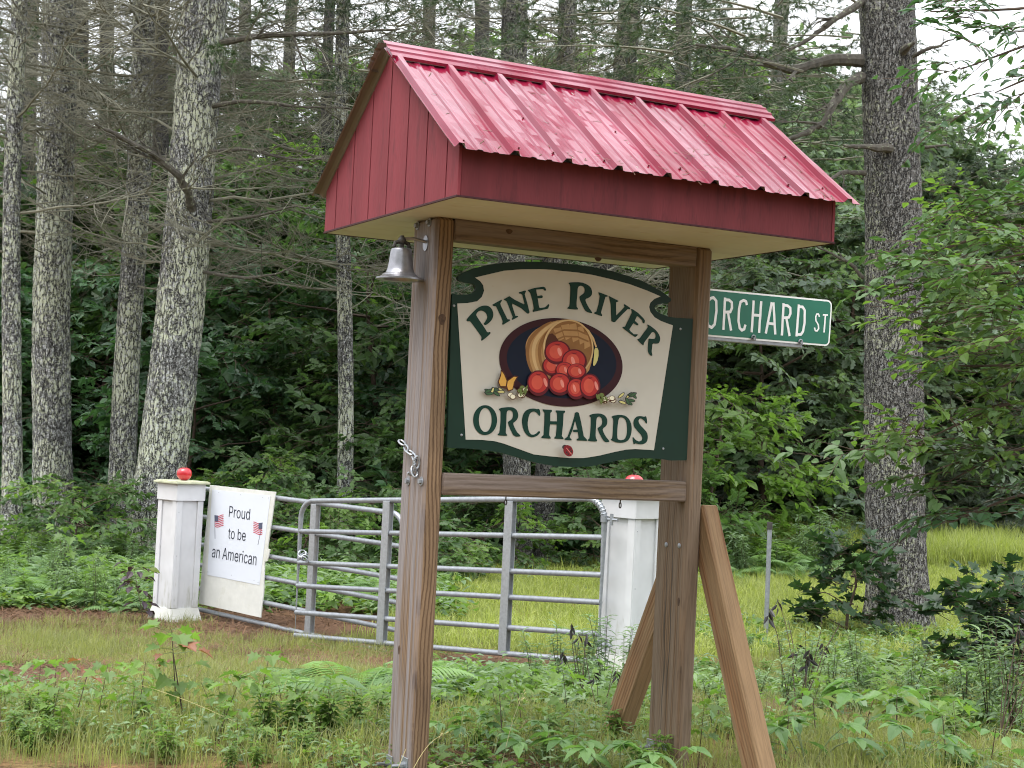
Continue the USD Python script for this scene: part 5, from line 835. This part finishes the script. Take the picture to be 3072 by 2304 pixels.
def low(name, m, seed, shape='oval', n=9, L=.05, W=.03, hh=.08):
    r = np.random.default_rng(seed); b = MB()
    for k in range(n): an = k * 2.4; x, y = r.normal(0, .05, 2); leafmesh(b, np.array([x, y, hh * r.uniform(.2, 1.2)]), (math.cos(an), math.sin(an), r.uniform(-.3, .3)), (r.normal(0, .3), r.normal(0, .3), 1), L * r.uniform(.6, 1.3), W * r.uniform(.6, 1.3), shape, .2)
    x = UsdGeom.Xform.Define(stage, f'{KD}/{name}'); obj('leaf', b.get(), m, x.GetPrim()); return f'{KD}/{name}'
LOW = [low('low_a', 'leaf_bright', 1), low('low_b', 'leaf_weed', 2, 'lance', 12, .06, .018, .12), low('low_c', 'leaf_mid', 3, 'oval', 9, .045, .03, .06), low('low_d', 'leaf_yellow', 4, 'oval', 7, .045, .026, .07), low('low_e', 'leaf_bright', 5, 'maple', 6, .06, .06, .10)]
def strawpatch(name, seed):
    r = np.random.default_rng(seed); b = MB()
    for _ in range(70): x, y = r.normal(0, .13, 2); yw = r.uniform(0, 6.28); l = r.uniform(.05, .12); d = np.array([math.cos(yw), math.sin(yw), r.normal(0, .12)]) * l; s = np.array([-math.sin(yw), math.cos(yw), 0]) * .0022; p = np.array([x, y, r.uniform(.0, .025)]); b.add([p - s, p + s, p + d + s, p + d - s], [[0, 1, 2], [0, 2, 3]])
    x = UsdGeom.Xform.Define(stage, f'{KD}/{name}'); obj('needle', b.get(), 'straw', x.GetPrim()); return f'{KD}/{name}'
STR = [strawpatch(f'straw_{k}', 90 + k) for k in range(2)]
def scatter(name, label, cat, protos, x, y, sc, tilt=.12, dz=0.):
    n = len(x); return tag(instancer(name, '/World', protos, np.stack([x, y, H(x, y) + dz], 1), R.uniform(0, 6.28, n), R.uniform(*sc, n), tilt=(R.normal(0, tilt, n), R.normal(0, tilt, n))), label, cat, kind='stuff')
def region(n, d0, d1, px0=-40, px1=2260, thr=None, sc=.5, seed=3):
    d = np.sqrt(R.uniform(d0 ** 2, d1 ** 2, n)); x = (R.uniform(px0, px1, n) - 1106) / 3323 * d
    if thr is not None: k = meshkit.fbm(np.stack([x * sc, d * sc, x * 0], 1), 3, seed); k = (k > thr) if thr > 0 else (k < -thr); x, d = x[k], d[k]
    return x, d
x, y = region(8200, 6.6, 16, thr=.45); k = (y < 11.6) | (R.uniform(0, 1, len(x)) < .62) | (x > .5); x, y = x[k], y[k]; scatter('grass', 'thin pale green and straw coloured grass in front of the gates', 'grass', GN, x, y, (.5, 1.1))
x, y = region(9000, 14.5, 33, thr=None); k = (x > -1.2 + (y - 17) * .03) | ((y < 16.5) & (x > -.6)); k &= (y < 26) | (x > 1.5); scatter('grass', 'sunny green meadow grass behind the gates', 'grass', GF, x[k], y[k], (.6, 1.1))
x, y = region(420, 17, 32, 900, 2250, thr=.5, sc=.4); scatter('field_weeds', 'scattered taller weeds standing in the meadow', 'weeds', LOW[:3], x, y, (.9, 1.8))
x, y = region(2600, 29, 36, 1400); k = x > 3; scatter('tall_grass', 'tall pale grass along the back of the field at right', 'grass', GT, x[k], y[k], (.6, 1.1))
x, y = region(5200, 6.5, 18, thr=-.54, sc=.5); scatter('pine_straw', 'orange brown fallen pine needles on bare ground', 'pine needles', STR, x, y, (.8, 1.4), .05)
x, y = region(2400, 6.3, 9.4, thr=.46, sc=.8, seed=8); scatter('ground_cover', 'low mixed leaves carpeting the ground near the sign', 'ground cover', LOW, x, y, (.5, 1.1))
x, y = region(3200, 9, 18, 1450, 2260, thr=.46, sc=.6, seed=8); scatter('ground_cover', 'low leafy growth at the right around the pine', 'ground cover', LOW, x, y, (.9, 2.0))
x, y = region(1500, 8.6, 12, 880, 1450, thr=.44, sc=.6, seed=8); scatter('ground_cover', 'low leafy growth between the sign and the right gate pillar', 'ground cover', LOW, x, y, (.8, 1.7))
x, y = region(2600, 16.5, 26, -60, 460, thr=.3, sc=.6, seed=8); k = (x < -3.7); scatter('ground_cover', 'leafy low growth left of the left gate pillar', 'ground cover', LOW, x[k], y[k], (1.2, 2.4))
x, y = region(1900, 10.8, 17, -60, 900, thr=-.56); scatter('pine_straw', 'orange brown pine needles strewn before the left gate', 'pine needles', STR, x, y, (1., 1.8), .05)
x, y = region(2300, 17, 26.5, 420, 1000, thr=.3, sc=.6, seed=8); k = x > -3.6; scatter('ground_cover', 'leafy undergrowth close behind the left gate', 'ground cover', LOW, x[k], y[k], (1.4, 3.0))
def mass(name, label, cat, kinds, n, px0, px1, d0, d1, sc, thr=None, seed=5):
    x, d = region(n, d0, d1, px0, px1, thr, .7, seed); return scatter(name, label, cat, kinds, x, d, sc, .1)
mass('fern_bank', 'bank of light green ferns left of the left gate pillar', 'ferns', FERN, 120, -40, 320, 16.6, 24, (.65, 1.15))
mass('weeds', 'light green weeds and saplings among the ferns at the left', 'weeds', BUSHY + WEED + LOW[:1] + MAP[:1], 120, -40, 320, 16.4, 24, (.6, 1.15))
mass('fern_bank', 'ferns growing behind the left gate at the wood edge', 'ferns', FERN, 70, 430, 900, 18.5, 26, (.9, 1.5))
mass('fern_bank', 'tall pale ferns at the back of the field right of the sign', 'ferns', FERN + BUSHY + WEED, 110, 1530, 1850, 25, 31, (1.1, 2.2))
mass('weeds', 'mixed upright weeds covering the slope at the right', 'weeds', WEED + BUSHY, 80, 1560, 2240, 8.6, 15.5, (.3, .7))
mass('weeds', 'bushy light green weeds along the bottom of the picture', 'weeds', BUSHY, 30, -30, 1500, 6.6, 7.7, (.28, .5))
mass('seedlings', 'mixed broad leaved seedlings around the feet of the sign', 'seedlings', BROAD + MAP, 46, 880, 2230, 7.0, 10., (.3, .6))
mass('seedlings', 'mixed young maple seedlings in the left foreground', 'seedlings', MAP + BROAD, 26, -30, 860, 6.9, 8.3, (.28, .5))
ORD = ['leftmost', 'second from the left', 'third from the left', 'fourth from the left', 'fifth from the left', 'sixth from the left', 'seventh from the left', 'eighth from the left', 'ninth from the left', 'tenth from the left']
def copy(kinds, name, label, cat, px, d, sc=1., group=None):
    r = np.random.default_rng(int(px * 7 + d * 131)); x = gx(px, d); o = UsdGeom.Xform.Define(stage, fresh('/World', name)); o.AddTranslateOp().Set(Gf.Vec3d(x, d, float(H(x, d)))); o.AddRotateZOp().Set(float(r.uniform(0, 360))); o.AddScaleOp().Set(Gf.Vec3f(*([float(sc)] * 3)))
    o.GetPrim().GetReferences().AddInternalReference(Sdf.Path(kinds[r.integers(0, len(kinds))])); o.GetPrim().SetInstanceable(True); tag(o, label, cat, group)
def row(kinds, name, cat, what, where, spots):       # plants that one can tell apart only by their order
    spots = sorted(spots)
    for k, (px, d, s) in enumerate(spots): copy(kinds, name, f'{what}, {ORD[k] if k < len(spots) - 1 else "rightmost"} {where}', cat, px, d, s, f'{what} {where}')
row(MAP, 'maple_sapling', 'sapling', 'light green maple sapling', 'in the left foreground', ((388, 7.9, .85), (300, 7.7, .55), (620, 8.0, .5), (550, 7.8, .6), (470, 7.3, .62), (210, 7.4, .55), (690, 7.4, .5), (120, 7.3, .55)))
row(MAP, 'maple_sapling', 'sapling', 'light green maple sapling', 'between the sign legs', ((1090, 7.9, .5), (1230, 8.1, .55)))
copy(RUST, 'maple_sapling', 'maple sapling with rust red young leaves in the left foreground', 'sapling', 405, 7.8, 1.05); copy(RUST, 'maple_sapling', 'small withered rusty sapling at the lower left', 'sapling', 165, 7.8, .75)
row(BUSHY, 'leafy_weed', 'weed', 'bushy pointed leaved weed', 'beside the left sign leg', ((575, 7.3, .65), (640, 7.4, .8), (705, 7.35, .75), (770, 7.6, .65), (820, 7.9, .55)))
row(COMP, 'hickory_seedling', 'seedling', 'large leaved hickory seedling', 'between the sign legs', ((1000, 7.3, .62), (1190, 6.75, .8), (1120, 7.3, .6), (1262, 6.7, .75), (1335, 6.45, .8), (1060, 6.9, .65), (1400, 6.4, .8), (965, 7.7, .6)))
row(COMP, 'hickory_seedling', 'seedling', 'pale large leaved hickory seedling', 'right of the front brace', ((1870, 9.2, 1.2), (2010, 9.6, 1.1), (1740, 7.4, 1.), (1900, 11.5, 1.), (1960, 7.4, .9)))
row(WEED, 'tall_weed', 'weed', 'tall upright weed', 'in the clump at the right edge', ((2130, 9.2, 1.2), (2180, 9.0, 1.3), (2080, 9.6, 1.15), (2212, 8.8, 1.2), (2155, 10.2, 1.25)))
row(WEED, 'tall_weed', 'weed', 'upright green weed', 'in front of the right gate pillar', ((1150, 9.6, .8), (1205, 10.2, .9), (1255, 9.4, .85), (1300, 9.9, 1.), (1345, 10.6, .9), (1270, 11.2, 1.)))
row(WEED, 'tall_weed', 'weed', 'slender pale weed', 'right of the front brace', ((1690, 9.4, .85), (1735, 10.5, 1.), (1790, 9.8, .9), (1850, 11.2, .95), (1960, 10.4, .9)))
row(BROAD, 'broadleaf_seedling', 'seedling', 'small broad leaved seedling', 'in the right foreground', ((1690, 7.4, .9), (1760, 8.3, .9), (1850, 7.6, .9), (1930, 8.4, 1.), (2040, 7.7, .9), (2130, 7.5, .9)))
row(DEAD, 'dead_stalks', 'dead stalks', 'dead dark stalks with withered leaves', 'at the right', ((1740, 11.5, 1.1), (1720, 9.6, 1.0), (2150, 8.6, 1.1), (2190, 9.3, 1.1)))
row(DEAD, 'dead_stalks', 'dead stalks', 'dead dark stalks', 'between the sign legs', ((1255, 9.2, .75), (1300, 8.6, .7)))
row(FERN, 'fern', 'fern', 'feathery fern', 'just left of the left sign leg', ((745, 9.4, 1.2), (785, 9.0, 1.3), (705, 9.7, 1.)))
row(FERN, 'fern', 'fern', 'feathery fern', 'just right of the left sign leg', ((990, 9.9, 1.1), (960, 10.4, .9)))
copy(PURP, 'purple_shrub', 'small dark purple leaved shrub at the foot of the left gate pillar', 'shrub', 318, 15.6, 1.1)
for k, (px, d, hh, sp, lb, up) in enumerate(((2140, 14.6, .85, .55, 'dark maple bush right of the big pine foot', 0), (2205, 14.0, 1.0, .6, 'dark maple bush at the right edge near the big pine', 0), (1835, 17.4, 1.15, .42, 'dark slender maple sapling at the left side of the big pine foot', 0))): leafy('maple_shrub', lb, gx(px, d), d, hh, sp, [MAPDS], 46, .12, 'shrub', None, 170 + k, (.75, 1.15))

# dry grass stalks standing clear of the rest
for px0, py0, px1, py1, d, lb in ((690, 1665, 245, 1462, 7.35, 'long pale grass stalk leaning left across the lower left corner'), (845, 1690, 925, 1545, 6.45, 'dry grass stalk arching up before the left sign leg'), (870, 1690, 960, 1585, 6.4, 'dry grass stalk leaning right before the left sign leg'), (1075, 1690, 1130, 1500, 6.6, 'thin upright grass stalk right of the left sign leg'), (905, 1690, 1010, 1655, 6.35, 'low dry grass stalk at the foot of the left sign leg')):
    p0, p1 = at(px0, py0, d), at(px1, py1, d + .15); p0[2] = min(p0[2], float(H(p0[0], p0[1]))); a = np.linspace(0, 1, 12); q = p0 + np.outer(a, p1 - p0) + np.outer(.05 * np.sin(a * PI), [0, 0, 1.]); t = thing('grass_stalk', lb, 'grass stalk', p0)
    obj('stalk', tube(q - p0, np.linspace(.0018, .0009, 12), 4), 'straw_pale', t); b = MB()
    for k in range(9): leafmesh(b, q[-1 - k // 4] - p0 + R.normal(0, .006, 3), unit(p1 - p0) + R.normal(0, .5, 3), (0, 0, 1), .018, .005, 'lance', .1)
    obj('seed_head', b.get(), 'straw_pale', t)
# the wood across the road, behind the viewer
n = 1000; x = R.uniform(-30, 30, n); y = R.uniform(-24, -10, n); z = R.uniform(0, 1, n) ** .9 * 13
tag(instancer('roadside_wood', '/World', LD, np.stack([x, y, z], 1), R.uniform(0, 6.28, n), R.uniform(2.5, 4.5, n), tilt=(R.normal(0, .4, n), R.normal(0, .4, n))), 'wall of leaves across the road behind the viewer', 'wood', kind='stuff')
